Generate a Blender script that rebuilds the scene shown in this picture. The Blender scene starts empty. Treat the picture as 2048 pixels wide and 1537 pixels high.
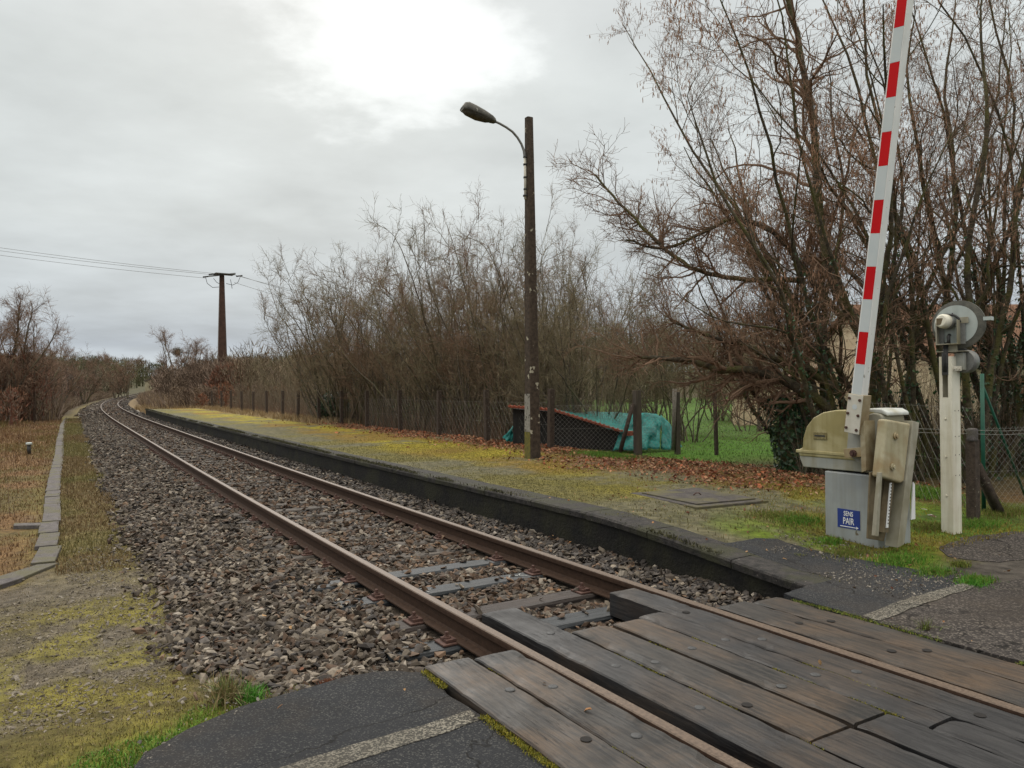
import bpy, bmesh, math, random
import numpy as np
from mathutils import Vector, Matrix, geometry
random.seed(7); RNG=np.random.default_rng(11)
SC=bpy.context.scene; COL=SC.collection
# ---------------------------------------------------------------- camera
CAM_H=1.531; PITCH=math.atan((774.55-768.5)/1538.); ROLL=math.radians(.659); FPX=1538.
cd=bpy.data.cameras.new('camera'); cam=bpy.data.objects.new('camera',cd); COL.objects.link(cam)
cd.sensor_width=36; cd.lens=FPX/2048*36; cd.clip_end=3000; cd.clip_start=.05
_c,_s,_cp,_sp=math.cos(ROLL),math.sin(ROLL),math.cos(PITCH),math.sin(PITCH)
AX=Vector((_c,_s*_sp,-_s*_cp)); AY=Vector((_s,-_c*_sp,_c*_cp)); AZ=-Vector((0,_cp,_sp))
M=Matrix((AX,AY,AZ)).transposed().to_4x4(); M.translation=(0,0,CAM_H); cam.matrix_world=M
SC.camera=cam
# ---------------------------------------------------------------- world and sun
SUN_EL=math.radians(34); SUN_AZ=math.radians(-14)      # sun behind the bright patch of cloud, ahead and a little left
def world():
    w=bpy.data.worlds.new('World'); SC.world=w; w.use_nodes=True; nt=w.node_tree; N=nt.nodes; L=nt.links
    N.clear(); out=N.new('ShaderNodeOutputWorld'); bg=N.new('ShaderNodeBackground'); L.new(bg.outputs[0],out.inputs[0])
    tc=N.new('ShaderNodeTexCoord'); sky=N.new('ShaderNodeTexSky'); sky.sky_type='NISHITA'; sky.sun_disc=False
    sky.sun_elevation=SUN_EL; sky.sun_rotation=SUN_AZ; sky.air_density=1.5; sky.dust_density=2
    sep=N.new('ShaderNodeSeparateXYZ'); L.new(tc.outputs['Generated'],sep.inputs[0])
    def m(op,a,b=None,c=None):
        n=N.new('ShaderNodeMath'); n.operation=op
        for i,v in enumerate((a,b,c)):
            if v is None: continue
            if isinstance(v,(int,float)): n.inputs[i].default_value=v
            else: L.new(v,n.inputs[i])
        return n.outputs[0]
    z=m('MAXIMUM',sep.outputs[2],0.0); zz=m('ADD',z,.13)
    cx=m('DIVIDE',sep.outputs[0],zz); cy=m('DIVIDE',sep.outputs[1],zz)
    cmb=N.new('ShaderNodeCombineXYZ'); L.new(cx,cmb.inputs[0]); L.new(cy,cmb.inputs[1]); cmb.inputs[2].default_value=3.3
    n1=N.new('ShaderNodeTexNoise'); n1.inputs['Scale'].default_value=.8; n1.inputs['Detail'].default_value=6; n1.inputs['Roughness'].default_value=.52
    n1.inputs['Distortion'].default_value=.35; L.new(cmb.outputs[0],n1.inputs['Vector'])
    n2=N.new('ShaderNodeTexNoise'); n2.inputs['Scale'].default_value=1.9; n2.inputs['Detail'].default_value=7; n2.inputs['Roughness'].default_value=.55
    L.new(cmb.outputs[0],n2.inputs['Vector'])
    # height gradient of an overcast: darker blue grey near the horizon, light overhead
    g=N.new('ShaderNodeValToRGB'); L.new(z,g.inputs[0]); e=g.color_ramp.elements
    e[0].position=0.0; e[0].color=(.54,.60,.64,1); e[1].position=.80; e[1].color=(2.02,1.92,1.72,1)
    for p,c in ((.028,(.53,.595,.64,1)),(.055,(.385,.44,.50,1)),(.10,(.475,.52,.555,1)),(.20,(.55,.585,.59,1)),(.36,(.60,.635,.63,1)),(.46,(.64,.67,.67,1))):
        q=e.new(p); q.color=c
    # cloud variation
    v=m('ADD',m('MULTIPLY',m('SUBTRACT',n1.outputs[0],.5),.40),m('MULTIPLY',m('SUBTRACT',n2.outputs[0],.5),.52))
    v=m('ADD',v,.98)
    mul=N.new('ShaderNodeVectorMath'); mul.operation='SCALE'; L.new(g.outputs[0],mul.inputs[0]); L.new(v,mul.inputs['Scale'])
    # thin bright cloud in front of the sun
    pd=Vector((-.19,.98,.54)).normalized()
    dp=N.new('ShaderNodeVectorMath'); dp.operation='DOT_PRODUCT'; L.new(tc.outputs['Generated'],dp.inputs[0]); dp.inputs[1].default_value=pd
    mr=N.new('ShaderNodeMapRange'); mr.interpolation_type='SMOOTHERSTEP'; mr.inputs[1].default_value=.979; mr.inputs[2].default_value=1.0
    L.new(m('ADD',dp.outputs['Value'],m('MULTIPLY',m('SUBTRACT',n2.outputs[0],.5),.10)),mr.inputs[0])
    pk=m('MULTIPLY',mr.outputs[0],.20)
    ad=N.new('ShaderNodeVectorMath'); ad.operation='ADD'; L.new(mul.outputs[0],ad.inputs[0])
    cc=N.new('ShaderNodeCombineXYZ'); [L.new(pk,cc.inputs[i]) for i in range(3)]; L.new(cc.outputs[0],ad.inputs[1])
    # the clear sky above the cloud shows through a little
    sk=N.new('ShaderNodeVectorMath'); sk.operation='SCALE'; L.new(sky.outputs[0],sk.inputs[0]); sk.inputs['Scale'].default_value=.004
    a2=N.new('ShaderNodeVectorMath'); a2.operation='ADD'; L.new(ad.outputs[0],a2.inputs[0]); L.new(sk.outputs[0],a2.inputs[1])
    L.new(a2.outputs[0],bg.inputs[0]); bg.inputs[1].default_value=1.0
world()
sl=bpy.data.lights.new('sun','SUN'); sl.energy=1.1; sl.angle=math.radians(22); sl.color=(1,.96,.9)
so=bpy.data.objects.new('sun',sl); COL.objects.link(so)
so.rotation_euler=Vector((math.sin(SUN_AZ)*math.cos(SUN_EL),math.cos(SUN_AZ)*math.cos(SUN_EL),math.sin(SUN_EL))).to_track_quat('Z','Y').to_euler()
SC.view_settings.view_transform='Standard'; SC.view_settings.look='None'; SC.view_settings.gamma=1; SC.view_settings.use_curve_mapping=False
SC.view_settings.exposure=0.16
SC.render.engine='CYCLES'; SC.cycles.max_bounces=5; SC.cycles.diffuse_bounces=3; SC.cycles.glossy_bounces=2; SC.cycles.transmission_bounces=2
SC.cycles.use_denoising=True; SC.cycles.caustics_reflective=False; SC.cycles.caustics_refractive=False
# ---------------------------------------------------------------- track frame: s metres along the line, lat metres to its right
KN=np.array([0,10,25,50,80,120,170,260.])
KK=np.array([-0.0709,0.1589,-0.0173,0.0438,0.1425,0.1132,0.1167,0.0931])*.01
KZ=np.array([0,0,0,.0379,.2417,.2107,.7177,2.1153]); KZ=np.array([0,0,0,.03,.15,.35,.8,2.1])
_S=np.arange(0,260,.5); _k=np.interp(_S,KN,KK); _H=-.5396+np.concatenate([[0],np.cumsum((_k[1:]+_k[:-1])*.25)])
_X=3.3361+np.concatenate([[0],np.cumsum(np.sin(_H)[:-1]*.5)]); _Y=.5+np.concatenate([[0],np.cumsum(np.cos(_H)[:-1]*.5)])
_Z=np.interp(_S,KN,KZ)
def TZ(s): return np.interp(s,_S,_Z)
def W(s,lat,z=0,arr=False):
    s=np.asarray(s,float); lat=np.asarray(lat,float)
    sc=np.clip(s,0,259.5); e=s-sc
    h=np.interp(sc,_S,_H); x=np.interp(sc,_S,_X)+e*np.sin(h)+lat*np.cos(h); y=np.interp(sc,_S,_Y)+e*np.cos(h)-lat*np.sin(h)
    zz=z+TZ(sc)
    if arr or s.ndim or lat.ndim: return np.stack(np.broadcast_arrays(x,y,zz),-1)
    return Vector((float(x),float(y),float(zz)))
def HD(s): return float(np.interp(s,_S,_H))
def ray(px,py):
    u=(px-1024)/FPX; v=-(py-768.5)/FPX
    return (AX*u+AY*v-AZ)
def G(px,py,z=0.):
    d=ray(px,py); return Vector((0,0,CAM_H))+d*((z-CAM_H)/d.z)
def D(px,py,dep):
    d=ray(px,py); return Vector((0,0,CAM_H))+d*(dep/d.y)
# ---------------------------------------------------------------- numeric noise
def hsh(ix,iy,seed):
    n=(ix.astype(np.int64)*374761393+iy.astype(np.int64)*668265263+seed*1442695041)&0x7fffffff
    n=((n^(n>>13))*1274126177)&0x7fffffff
    return ((n^(n>>16))&0xffff)/65535.
def vn(x,y,seed=0):
    ix=np.floor(x);iy=np.floor(y);fx=x-ix;fy=y-iy;fx=fx*fx*(3-2*fx);fy=fy*fy*(3-2*fy)
    a=hsh(ix,iy,seed);b=hsh(ix+1,iy,seed);c=hsh(ix,iy+1,seed);d=hsh(ix+1,iy+1,seed)
    return (a*(1-fx)+b*fx)*(1-fy)+(c*(1-fx)+d*fx)*fy
def fn(x,y,sc=1.,seed=0,oc=4):
    x=np.asarray(x,float)*sc;y=np.asarray(y,float)*sc;r=0;a=.5;t=0
    for o in range(oc): r=r+a*vn(x*2**o+o*17.3,y*2**o-o*9.1,seed+o);t+=a;a*=.5
    return r/t
def ss(a,b,x): t=np.clip((x-a)/(b-a),0,1); return t*t*(3-2*t)
def mixc(c1,c2,t): t=np.asarray(t)[...,None]; return np.asarray(c1)*(1-t)+np.asarray(c2)*t
# ---------------------------------------------------------------- tagging
def tag(o,label=None,cat=None,group=None,kind=None):
    if label: o['label']=label
    if cat: o['category']=cat
    if group: o['group']=group
    if kind: o['kind']=kind
    return o
def empty(name,loc,rz=0,label=None,cat=None,group=None):
    o=bpy.data.objects.new(name,None); COL.objects.link(o); o.location=loc; o.rotation_euler=(0,0,rz); o.empty_display_size=.1
    return tag(o,label,cat,group)
def link(name,me,mat=None,parent=None,loc=None):
    o=bpy.data.objects.new(name,me); COL.objects.link(o)
    if mat is not None and not me.materials: me.materials.append(mat)
    if parent is not None: o.parent=parent
    if loc is not None: o.location=loc
    return o
def copy_tree(o,parent=None):
    c=o.copy(); COL.objects.link(c); c.parent=parent
    for ch in list(o.children): copy_tree(ch,c)
    return c
# numpy mesh
def npmesh(name,V,F,col=None,smooth=False):
    """V (n,3); F list of int arrays (m,k)"""
    me=bpy.data.meshes.new(name); V=np.ascontiguousarray(V,np.float32)
    me.vertices.add(len(V)); me.vertices.foreach_set('co',V.ravel())
    F=[f for f in F if len(f)]
    tot=np.concatenate([np.full(len(f),f.shape[1]) for f in F]); idx=np.concatenate([f.ravel() for f in F]).astype(np.int32)
    me.loops.add(len(idx)); me.loops.foreach_set('vertex_index',idx)
    me.polygons.add(len(tot)); st=np.concatenate([[0],np.cumsum(tot)[:-1]]).astype(np.int32)
    me.polygons.foreach_set('loop_start',st)
    me.update(calc_edges=True)
    me.polygons.foreach_set('use_smooth',np.full(len(tot),bool(smooth)))
    if col is not None:
        a=me.attributes.new('col','FLOAT_COLOR','POINT'); c=np.ones((len(V),4),np.float32); c[:,:3]=col; a.data.foreach_set('color',c.ravel())
    me.validate(); return me
# small builder for hard objects
class MB:
    def __init__(s): s.v=[]; s.f=[]; s.sm=[]
    def add(s,vs,fs,smooth=False):
        b=len(s.v); s.v+= [tuple(v) for v in vs]; s.f+= [tuple(i+b for i in f) for f in fs]; s.sm+=[smooth]*len(fs); return s
    def box(s,c,d,rot=None,bev=0):
        x,y,z=d[0]/2,d[1]/2,d[2]/2; c=Vector(c)
        vs=[Vector((a,b,e)) for a in (-x,x) for b in (-y,y) for e in (-z,z)]
        if rot is not None: vs=[rot@v for v in vs]
        return s.add([c+v for v in vs],[(0,1,3,2),(4,6,7,5),(0,4,5,1),(2,3,7,6),(0,2,6,4),(1,5,7,3)])
    def prism(s,poly,axis,a,b):
        """poly 2-D, extruded along axis (0,1,2) from a to b; poly coords are the two other axes in order"""
        def mk(p,t):
            r=[0,0,0]; o=[i for i in range(3) if i!=axis]; r[o[0]]=p[0]; r[o[1]]=p[1]; r[axis]=t; return r
        n=len(poly); vs=[mk(p,a) for p in poly]+[mk(p,b) for p in poly]
        return s.add(vs,[tuple(range(n))[::-1],tuple(range(n,2*n))]+[(i,(i+1)%n,n+(i+1)%n,n+i) for i in range(n)])
    def tube(s,pts,r,n=10,cap=True,flat=None):
        pts=[Vector(p) for p in pts]; rs=r if hasattr(r,'__len__') else [r]*len(pts); vs=[];m=len(pts); ref=None
        for i,p in enumerate(pts):
            t=(pts[min(i+1,m-1)]-pts[max(i-1,0)]).normalized()
            if ref is None: ref=t.orthogonal().normalized()
            u=(ref-t*ref.dot(t)).normalized(); ref=u; w=t.cross(u)
            vs+=[p+(u*math.cos(2*math.pi*k/n)+w*math.sin(2*math.pi*k/n))*rs[i] for k in range(n)]
        fs=[(i*n+k,i*n+(k+1)%n,(i+1)*n+(k+1)%n,(i+1)*n+k) for i in range(m-1) for k in range(n)]
        b=len(s.v); s.add(vs,fs,True)
        if cap: s.f+=[tuple(b+k for k in range(n))[::-1],tuple(b+(m-1)*n+k for k in range(n))]; s.sm+=[False]*2
        return s
    def cyl(s,a,b,r,n=14): return s.tube([a,b],r,n)
    def build(s,name,mat,parent=None,bev=0,seg=2,loc=None):
        me=bpy.data.meshes.new(name); me.from_pydata(s.v,[],s.f); me.polygons.foreach_set('use_smooth',s.sm)
        bm=bmesh.new(); bm.from_mesh(me); bmesh.ops.recalc_face_normals(bm,faces=bm.faces)
        if bev>0:
            es=[e for e in bm.edges if len(e.link_faces)==2 and e.calc_face_angle(0)>.6]
            bmesh.ops.bevel(bm,geom=es,offset=bev,segments=seg,profile=.5,affect='EDGES',clamp_overlap=True)
        bm.to_mesh(me); bm.free()
        return link(name,me,mat,parent,loc)
# ---------------------------------------------------------------- materials
MATS={}
def mat(name,c1,c2=None,c3=None,scale=8,detail=6,rough=.8,bump=.3,bscale=None,metal=0,stretch=None,attr=False,spots=None,contrast=(.35,.65),spec=.4,dist=.004,streak=None,warp=0):
    """noise driven procedural material. spots=(colour,scale,threshold) extra patches; streak=(colour,amount) vertical run stains"""
    if name in MATS: return MATS[name]
    m=bpy.data.materials.new(name); MATS[name]=m; m.use_nodes=True; nt=m.node_tree; N=nt.nodes; L=nt.links
    b=N['Principled BSDF']; b.inputs['Roughness'].default_value=rough; b.inputs['Metallic'].default_value=metal; b.inputs['Specular IOR Level'].default_value=spec
    tc=N.new('ShaderNodeTexCoord'); mp=N.new('ShaderNodeMapping'); L.new(tc.outputs['Object'],mp.inputs[0])
    if stretch: mp.inputs['Scale'].default_value=stretch
    oi=N.new('ShaderNodeObjectInfo'); vm=N.new('ShaderNodeVectorMath'); vm.operation='MULTIPLY_ADD'
    L.new(oi.outputs['Random'],vm.inputs[0]); vm.inputs[1].default_value=(7.3,3.1,5.7); L.new(mp.outputs[0],vm.inputs[2])
    def noise(sc,d=detail,r=.6):
        n=N.new('ShaderNodeTexNoise'); n.inputs['Scale'].default_value=sc; n.inputs['Detail'].default_value=d; n.inputs['Roughness'].default_value=r; n.inputs['Distortion'].default_value=warp
        L.new(vm.outputs[0],n.inputs['Vector']); return n.outputs['Fac']
    def mixn(f,a,c,bt='MIX'):
        x=N.new('ShaderNodeMix'); x.data_type='RGBA'; x.blend_type=bt
        for sock,v in ((x.inputs['Factor'],f),(x.inputs[6],a),(x.inputs[7],c)):
            if isinstance(v,(tuple,list)): sock.default_value=(*v[:3],1)
            elif isinstance(v,(int,float)): sock.default_value=v
            else: L.new(v,sock)
        return x.outputs[2]
    def rmp(v,a,c):
        r=N.new('ShaderNodeMapRange'); r.inputs[1].default_value=a; r.inputs[2].default_value=c; L.new(v,r.inputs[0]); return r.outputs[0]
    n1=noise(scale); f=rmp(n1,*contrast)
    if attr:
        at=N.new('ShaderNodeAttribute'); at.attribute_name='col'; base=at.outputs['Color']
        g=N.new('ShaderNodeMapRange'); g.inputs[1].default_value=contrast[0]; g.inputs[2].default_value=contrast[1]; g.inputs[3].default_value=c1; g.inputs[4].default_value=c2; L.new(n1,g.inputs[0])
        vs=N.new('ShaderNodeVectorMath'); vs.operation='SCALE'; L.new(base,vs.inputs[0]); L.new(g.outputs[0],vs.inputs['Scale']); colr=vs.outputs[0]
    else:
        colr=mixn(f,c1,c2 if c2 else c1)
        if c3: colr=mixn(rmp(noise(scale*.23,4),.45,.62),colr,c3)
    if spots:
        for (sc_,ssz,th) in (spots if isinstance(spots[0],(list,tuple)) and len(spots[0])==3 and isinstance(spots[0][0],(list,tuple)) else [spots]):
            colr=mixn(rmp(noise(ssz,3,.5),th,th+.03),colr,sc_)
    if streak:
        mp2=N.new('ShaderNodeMapping'); L.new(tc.outputs['Object'],mp2.inputs[0]); mp2.inputs['Scale'].default_value=(14,14,1.1)
        ns=N.new('ShaderNodeTexNoise'); ns.inputs['Scale'].default_value=1.0; ns.inputs['Detail'].default_value=6; L.new(mp2.outputs[0],ns.inputs['Vector'])
        q=N.new('ShaderNodeMath'); q.operation='MULTIPLY'; L.new(rmp(ns.outputs['Fac'],.45,.7),q.inputs[0]); q.inputs[1].default_value=streak[1]
        colr=mixn(q.outputs[0],colr,streak[0])
    L.new(colr,b.inputs['Base Color'])
    if bump>0:
        bp=N.new('ShaderNodeBump'); bp.inputs['Strength'].default_value=bump; bp.inputs['Distance'].default_value=dist*10
        L.new(noise(bscale or scale*2.5,detail,.65),bp.inputs['Height']); L.new(bp.outputs[0],b.inputs['Normal'])
    rr=N.new('ShaderNodeMapRange'); rr.inputs[3].default_value=max(.05,rough-.12); rr.inputs[4].default_value=min(1,rough+.12); L.new(n1,rr.inputs[0]); L.new(rr.outputs[0],b.inputs['Roughness'])
    return m
def asphalt_mat(name,base,chip,amt=.6,sc=150):
    m=mat(name,base,tuple(x*1.5 for x in base),scale=2.2,rough=.88,bump=.8,bscale=110,dist=.0016,spec=.12,detail=8,contrast=(.3,.7))
    nt=m.node_tree;N=nt.nodes;L=nt.links;b=N['Principled BSDF']; old=b.inputs['Base Color'].links[0].from_socket
    tc=N.new('ShaderNodeTexCoord'); v=N.new('ShaderNodeTexVoronoi'); v.inputs['Scale'].default_value=sc; L.new(tc.outputs['Object'],v.inputs['Vector'])
    sp=N.new('ShaderNodeSeparateColor'); L.new(v.outputs['Color'],sp.inputs[0])
    r=N.new('ShaderNodeMapRange'); r.inputs[1].default_value=amt; r.inputs[2].default_value=amt+.25; L.new(sp.outputs[0],r.inputs[0])
    x=N.new('ShaderNodeMix'); x.data_type='RGBA'; L.new(r.outputs[0],x.inputs['Factor']); L.new(old,x.inputs[6]); x.inputs[7].default_value=(*chip,1)
    ng=N.new('ShaderNodeTexNoise'); ng.inputs['Scale'].default_value=1.3; ng.inputs['Detail'].default_value=6; L.new(tc.outputs['Object'],ng.inputs['Vector'])
    rg=N.new('ShaderNodeMapRange'); rg.inputs[1].default_value=.2; rg.inputs[2].default_value=.5; L.new(ng.outputs['Fac'],rg.inputs[0])
    y=N.new('ShaderNodeMix'); y.data_type='RGBA'; L.new(rg.outputs[0],y.inputs['Factor']); L.new(old,y.inputs[6]); L.new(x.outputs[2],y.inputs[7])
    ns=N.new('ShaderNodeTexNoise'); ns.inputs['Scale'].default_value=.9; ns.inputs['Detail'].default_value=5; ns.inputs['Roughness'].default_value=.7; L.new(tc.outputs['Object'],ns.inputs['Vector'])
    rs=N.new('ShaderNodeMapRange'); rs.inputs[1].default_value=.48; rs.inputs[2].default_value=.66; rs.inputs[4].default_value=.35; L.new(ns.outputs['Fac'],rs.inputs[0])
    w=N.new('ShaderNodeMix'); w.data_type='RGBA'; L.new(rs.outputs[0],w.inputs['Factor']); L.new(y.outputs[2],w.inputs[6]); w.inputs[7].default_value=(.075,.058,.042,1)
    vc=N.new('ShaderNodeTexVoronoi'); vc.feature='DISTANCE_TO_EDGE'; vc.inputs['Scale'].default_value=.75
    dn=N.new('ShaderNodeTexNoise'); dn.inputs['Scale'].default_value=5; dn.inputs['Detail'].default_value=5; L.new(tc.outputs['Object'],dn.inputs['Vector'])
    va=N.new('ShaderNodeVectorMath'); va.operation='MULTIPLY_ADD'; L.new(dn.outputs['Color'],va.inputs[0]); va.inputs[1].default_value=(.35,.35,.35); L.new(tc.outputs['Object'],va.inputs[2]); L.new(va.outputs[0],vc.inputs['Vector'])
    rc=N.new('ShaderNodeMapRange'); rc.inputs[1].default_value=.002; rc.inputs[2].default_value=.007; rc.inputs[3].default_value=.85; rc.inputs[4].default_value=0; L.new(vc.outputs['Distance'],rc.inputs[0])
    gm=N.new('ShaderNodeMath'); gm.operation='MULTIPLY'; L.new(rc.outputs[0],gm.inputs[0]); L.new(rg.outputs[0],gm.inputs[1])
    z=N.new('ShaderNodeMix'); z.data_type='RGBA'; L.new(gm.outputs[0],z.inputs['Factor']); L.new(w.outputs[2],z.inputs[6]); z.inputs[7].default_value=(.012,.011,.010,1)
    L.new(z.outputs[2],b.inputs['Base Color']); return m
def wood_mat(name,dark,mid,dust,dustamt=.5):
    m=bpy.data.materials.new(name); m.use_nodes=True; nt=m.node_tree;N=nt.nodes;L=nt.links;b=N['Principled BSDF']; MATS[name]=m
    tc=N.new('ShaderNodeTexCoord'); geo=N.new('ShaderNodeNewGeometry'); oi=N.new('ShaderNodeObjectInfo')
    vm=N.new('ShaderNodeVectorMath'); vm.operation='MULTIPLY_ADD'; L.new(oi.outputs['Random'],vm.inputs[0]); vm.inputs[1].default_value=(9,4,7)
    mp=N.new('ShaderNodeMapping'); L.new(tc.outputs['Object'],mp.inputs[0]); L.new(mp.outputs[0],vm.inputs[2]); mp.inputs['Scale'].default_value=(1,.07,1)
    def noise(vec,sc,d=6,r=.6,w=0):
        n=N.new('ShaderNodeTexNoise'); n.inputs['Scale'].default_value=sc;n.inputs['Detail'].default_value=d;n.inputs['Roughness'].default_value=r;n.inputs['Distortion'].default_value=w; L.new(vec,n.inputs['Vector']); return n.outputs['Fac']
    def rmp(v,a,c,o0=0,o1=1):
        r=N.new('ShaderNodeMapRange'); r.inputs[1].default_value=a;r.inputs[2].default_value=c;r.inputs[3].default_value=o0;r.inputs[4].default_value=o1;L.new(v,r.inputs[0]);return r.outputs[0]
    def mx(f,a,c):
        x=N.new('ShaderNodeMix'); x.data_type='RGBA'
        for sock,v in ((x.inputs['Factor'],f),(x.inputs[6],a),(x.inputs[7],c)):
            if isinstance(v,tuple): sock.default_value=(*v,1)
            elif isinstance(v,float): sock.default_value=v
            else: L.new(v,sock)
        return x.outputs[2]
    grain=noise(vm.outputs[0],55,8,.7,.6); broad=noise(tc.outputs['Object'],2.3,5,.6); mid_n=noise(vm.outputs[0],9,5,.6,.8)
    c=mx(rmp(grain,.43,.60),dark,tuple(x*1.25 for x in mid))
    c=mx(rmp(mid_n,.42,.7,0,.7),c,tuple(x*1.25 for x in mid))
    gp=noise(geo.outputs['Position'],1.15,5,.62,.4)
    dustm=N.new('ShaderNodeMath'); dustm.operation='MULTIPLY'; L.new(rmp(gp,.44,.60,0,dustamt),dustm.inputs[0]); L.new(rmp(grain,.38,.58,.25,1),dustm.inputs[1])
    c=mx(dustm.outputs[0],c,dust)
    mp3=N.new('ShaderNodeMapping'); L.new(tc.outputs['Object'],mp3.inputs[0]); mp3.inputs['Scale'].default_value=(1,.035,1)
    va=N.new('ShaderNodeVectorMath'); va.operation='ADD'; L.new(mp3.outputs[0],va.inputs[0])
    sc2=N.new('ShaderNodeVectorMath'); sc2.operation='SCALE'; sc2.inputs['Scale'].default_value=3.7; L.new(oi.outputs['Random'],sc2.inputs[0]); L.new(sc2.outputs[0],va.inputs[1])
    cr=noise(va.outputs[0],30,3,.5,1.0)
    crk=N.new('ShaderNodeMath'); crk.operation='ABSOLUTE'; q=N.new('ShaderNodeMath'); q.operation='SUBTRACT'; L.new(cr,q.inputs[0]); q.inputs[1].default_value=.5; L.new(q.outputs[0],crk.inputs[0])
    patch=rmp(noise(tc.outputs['Object'],1.7,3,.5),.48,.6)
    ck=N.new('ShaderNodeMath'); ck.operation='MULTIPLY'; L.new(rmp(crk.outputs[0],0,.012,1,0),ck.inputs[0]); L.new(patch,ck.inputs[1])
    c=mx(ck.outputs[0],c,(.012,.010,.009))
    L.new(c,b.inputs['Base Color'])
    L.new(rmp(broad,.3,.7,.38,.75),b.inputs['Roughness']); b.inputs['Specular IOR Level'].default_value=.35
    h=N.new('ShaderNodeMath'); h.operation='SUBTRACT'; L.new(grain,h.inputs[0]); L.new(ck.outputs[0],h.inputs[1])
    bp=N.new('ShaderNodeBump'); bp.inputs['Strength'].default_value=.5; bp.inputs['Distance'].default_value=.006; L.new(h.outputs[0],bp.inputs['Height']); L.new(bp.outputs[0],b.inputs['Normal'])
    return m
M_ground=mat('ground_cover',.62,1.45,scale=9,attr=True,rough=.95,bump=.9,bscale=45,dist=.003,detail=9,spec=.15)
M_stone=mat('ballast_stone',.7,1.3,scale=28,attr=True,rough=.8,bump=.35,bscale=90,dist=.0008,spec=.35)
M_blade=mat('plant_blades',.85,1.15,scale=5,attr=True,rough=.7,bump=0,spec=.25)
M_asph=asphalt_mat('asphalt',(.026,.027,.030),(.105,.105,.10),.76)
M_asph2=asphalt_mat('worn_asphalt',(.040,.035,.033),(.17,.15,.13),.68,90)
M_paint=asphalt_mat('worn_line_paint',(.055,.052,.046),(.26,.24,.20),.50,120)
M_wood=wood_mat('deck_timber',(.008,.008,.0085),(.036,.031,.027),(.095,.060,.035),.8)
M_woodd=wood_mat('deck_timber_dark',(.007,.007,.0085),(.027,.026,.027),(.078,.051,.031),.55)
M_slp=mat('sleeper_timber',(.05,.042,.036),(.105,.09,.078),scale=14,stretch=(.12,1,1),rough=.85,bump=.6,bscale=30)
M_slpblue=mat('sleeper_blue_timber',(.012,.015,.018),(.030,.035,.041),scale=14,stretch=(.12,1,1),rough=.6,bump=.5,bscale=30)
M_slppurp=mat('sleeper_purple_timber',(.024,.018,.016),(.052,.039,.034),scale=14,stretch=(.12,1,1),rough=.7,bump=.6,bscale=30)
M_rail=mat('rusty_rail',(.036,.020,.013),(.062,.036,.024),scale=30,rough=.75,bump=.25,bscale=80,dist=.0006,spec=.2)
M_railtop=mat('rail_running_band',(.085,.060,.044),(.15,.108,.080),scale=60,rough=.55,bump=.2,bscale=160,dist=.0005,metal=.1,spec=.3)
M_rust=mat('rust_iron',(.060,.030,.024),(.11,.058,.045),scale=40,rough=.85,bump=.3,bscale=120,dist=.0006)
M_washer=mat('washer_steel',(.040,.042,.045),(.075,.075,.076),scale=40,rough=.6,metal=.3,bump=.2)
M_hole=mat('bolt_hole_dark',(.006,.005,.005),(.015,.012,.01),scale=30,rough=.9,bump=0)
M_coping=mat('coping_concrete',(.014,.013,.013),(.056,.050,.047),(.040,.040,.022),scale=14,rough=.9,bump=.8,bscale=40,dist=.003,spots=((.15,.13,.12),38,.70))
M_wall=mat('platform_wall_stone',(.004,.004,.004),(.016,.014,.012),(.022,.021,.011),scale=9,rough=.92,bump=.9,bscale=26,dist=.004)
M_conc=mat('old_concrete',(.065,.057,.057),(.13,.116,.114),(.10,.092,.055),scale=12,rough=.92,bump=.6,bscale=50,dist=.002,spots=((.33,.31,.27),55,.70))
M_cover=mat('manhole_concrete',(.035,.030,.030),(.085,.074,.068),(.10,.09,.04),scale=9,rough=.9,bump=.5,bscale=60,dist=.002,spots=((.28,.25,.22),30,.70))
M_pole=mat('dark_pole_concrete',(.040,.028,.020),(.088,.064,.047),scale=16,rough=.92,bump=.7,bscale=50,dist=.002,spots=((.42,.39,.30),8,.655))
M_polegrey=mat('bare_pole_concrete',(.20,.19,.165),(.32,.30,.27),scale=18,rough=.9,bump=.5,bscale=60,dist=.0015,spots=((.05,.04,.03),14,.60))
M_polemoss=mat('mossy_pole_concrete',(.09,.085,.03),(.19,.16,.03),scale=18,rough=.95,bump=.5,bscale=60,dist=.0015)
M_postc=mat('fence_post_concrete',(.035,.024,.018),(.075,.055,.042),scale=20,rough=.92,bump=.6,bscale=60,dist=.0015,spots=((.22,.20,.16),26,.68))
M_galv=mat('galvanised_sheet',(.30,.32,.33),(.38,.40,.40),(.34,.34,.32),scale=3,rough=.5,bump=.06,metal=.2,streak=((.22,.20,.15),.4),spots=((.16,.13,.09),9,.70))
M_hood=mat('mossy_cream_hood',(.30,.255,.11),(.46,.41,.24),(.36,.30,.13),scale=4,rough=.55,bump=.06,warp=.6,streak=((.15,.115,.03),.5))
M_hoodg=mat('grey_hood_paint',(.30,.31,.29),(.38,.38,.34),(.26,.24,.17),scale=5,rough=.55,bump=.08,streak=((.20,.17,.09),.5))
M_hoodtop=mat('white_cap_paint',(.44,.46,.43),(.58,.60,.58),(.36,.32,.2),scale=9,rough=.5,bump=.05)
M_brk=mat('cream_bracket_paint',(.56,.54,.46),(.66,.62,.55),scale=7,rough=.5,bump=.08,streak=((.36,.31,.22),.35))
M_brkside=mat('stained_bracket_paint',(.26,.21,.12),(.40,.35,.24),(.20,.13,.06),scale=8,rough=.6,bump=.06,warp=.5)
M_cw=mat('counterweight_paint',(.34,.30,.18),(.46,.42,.29),(.30,.19,.08),scale=6,rough=.55,bump=.08,warp=.5,streak=((.20,.12,.05),.4))
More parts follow.
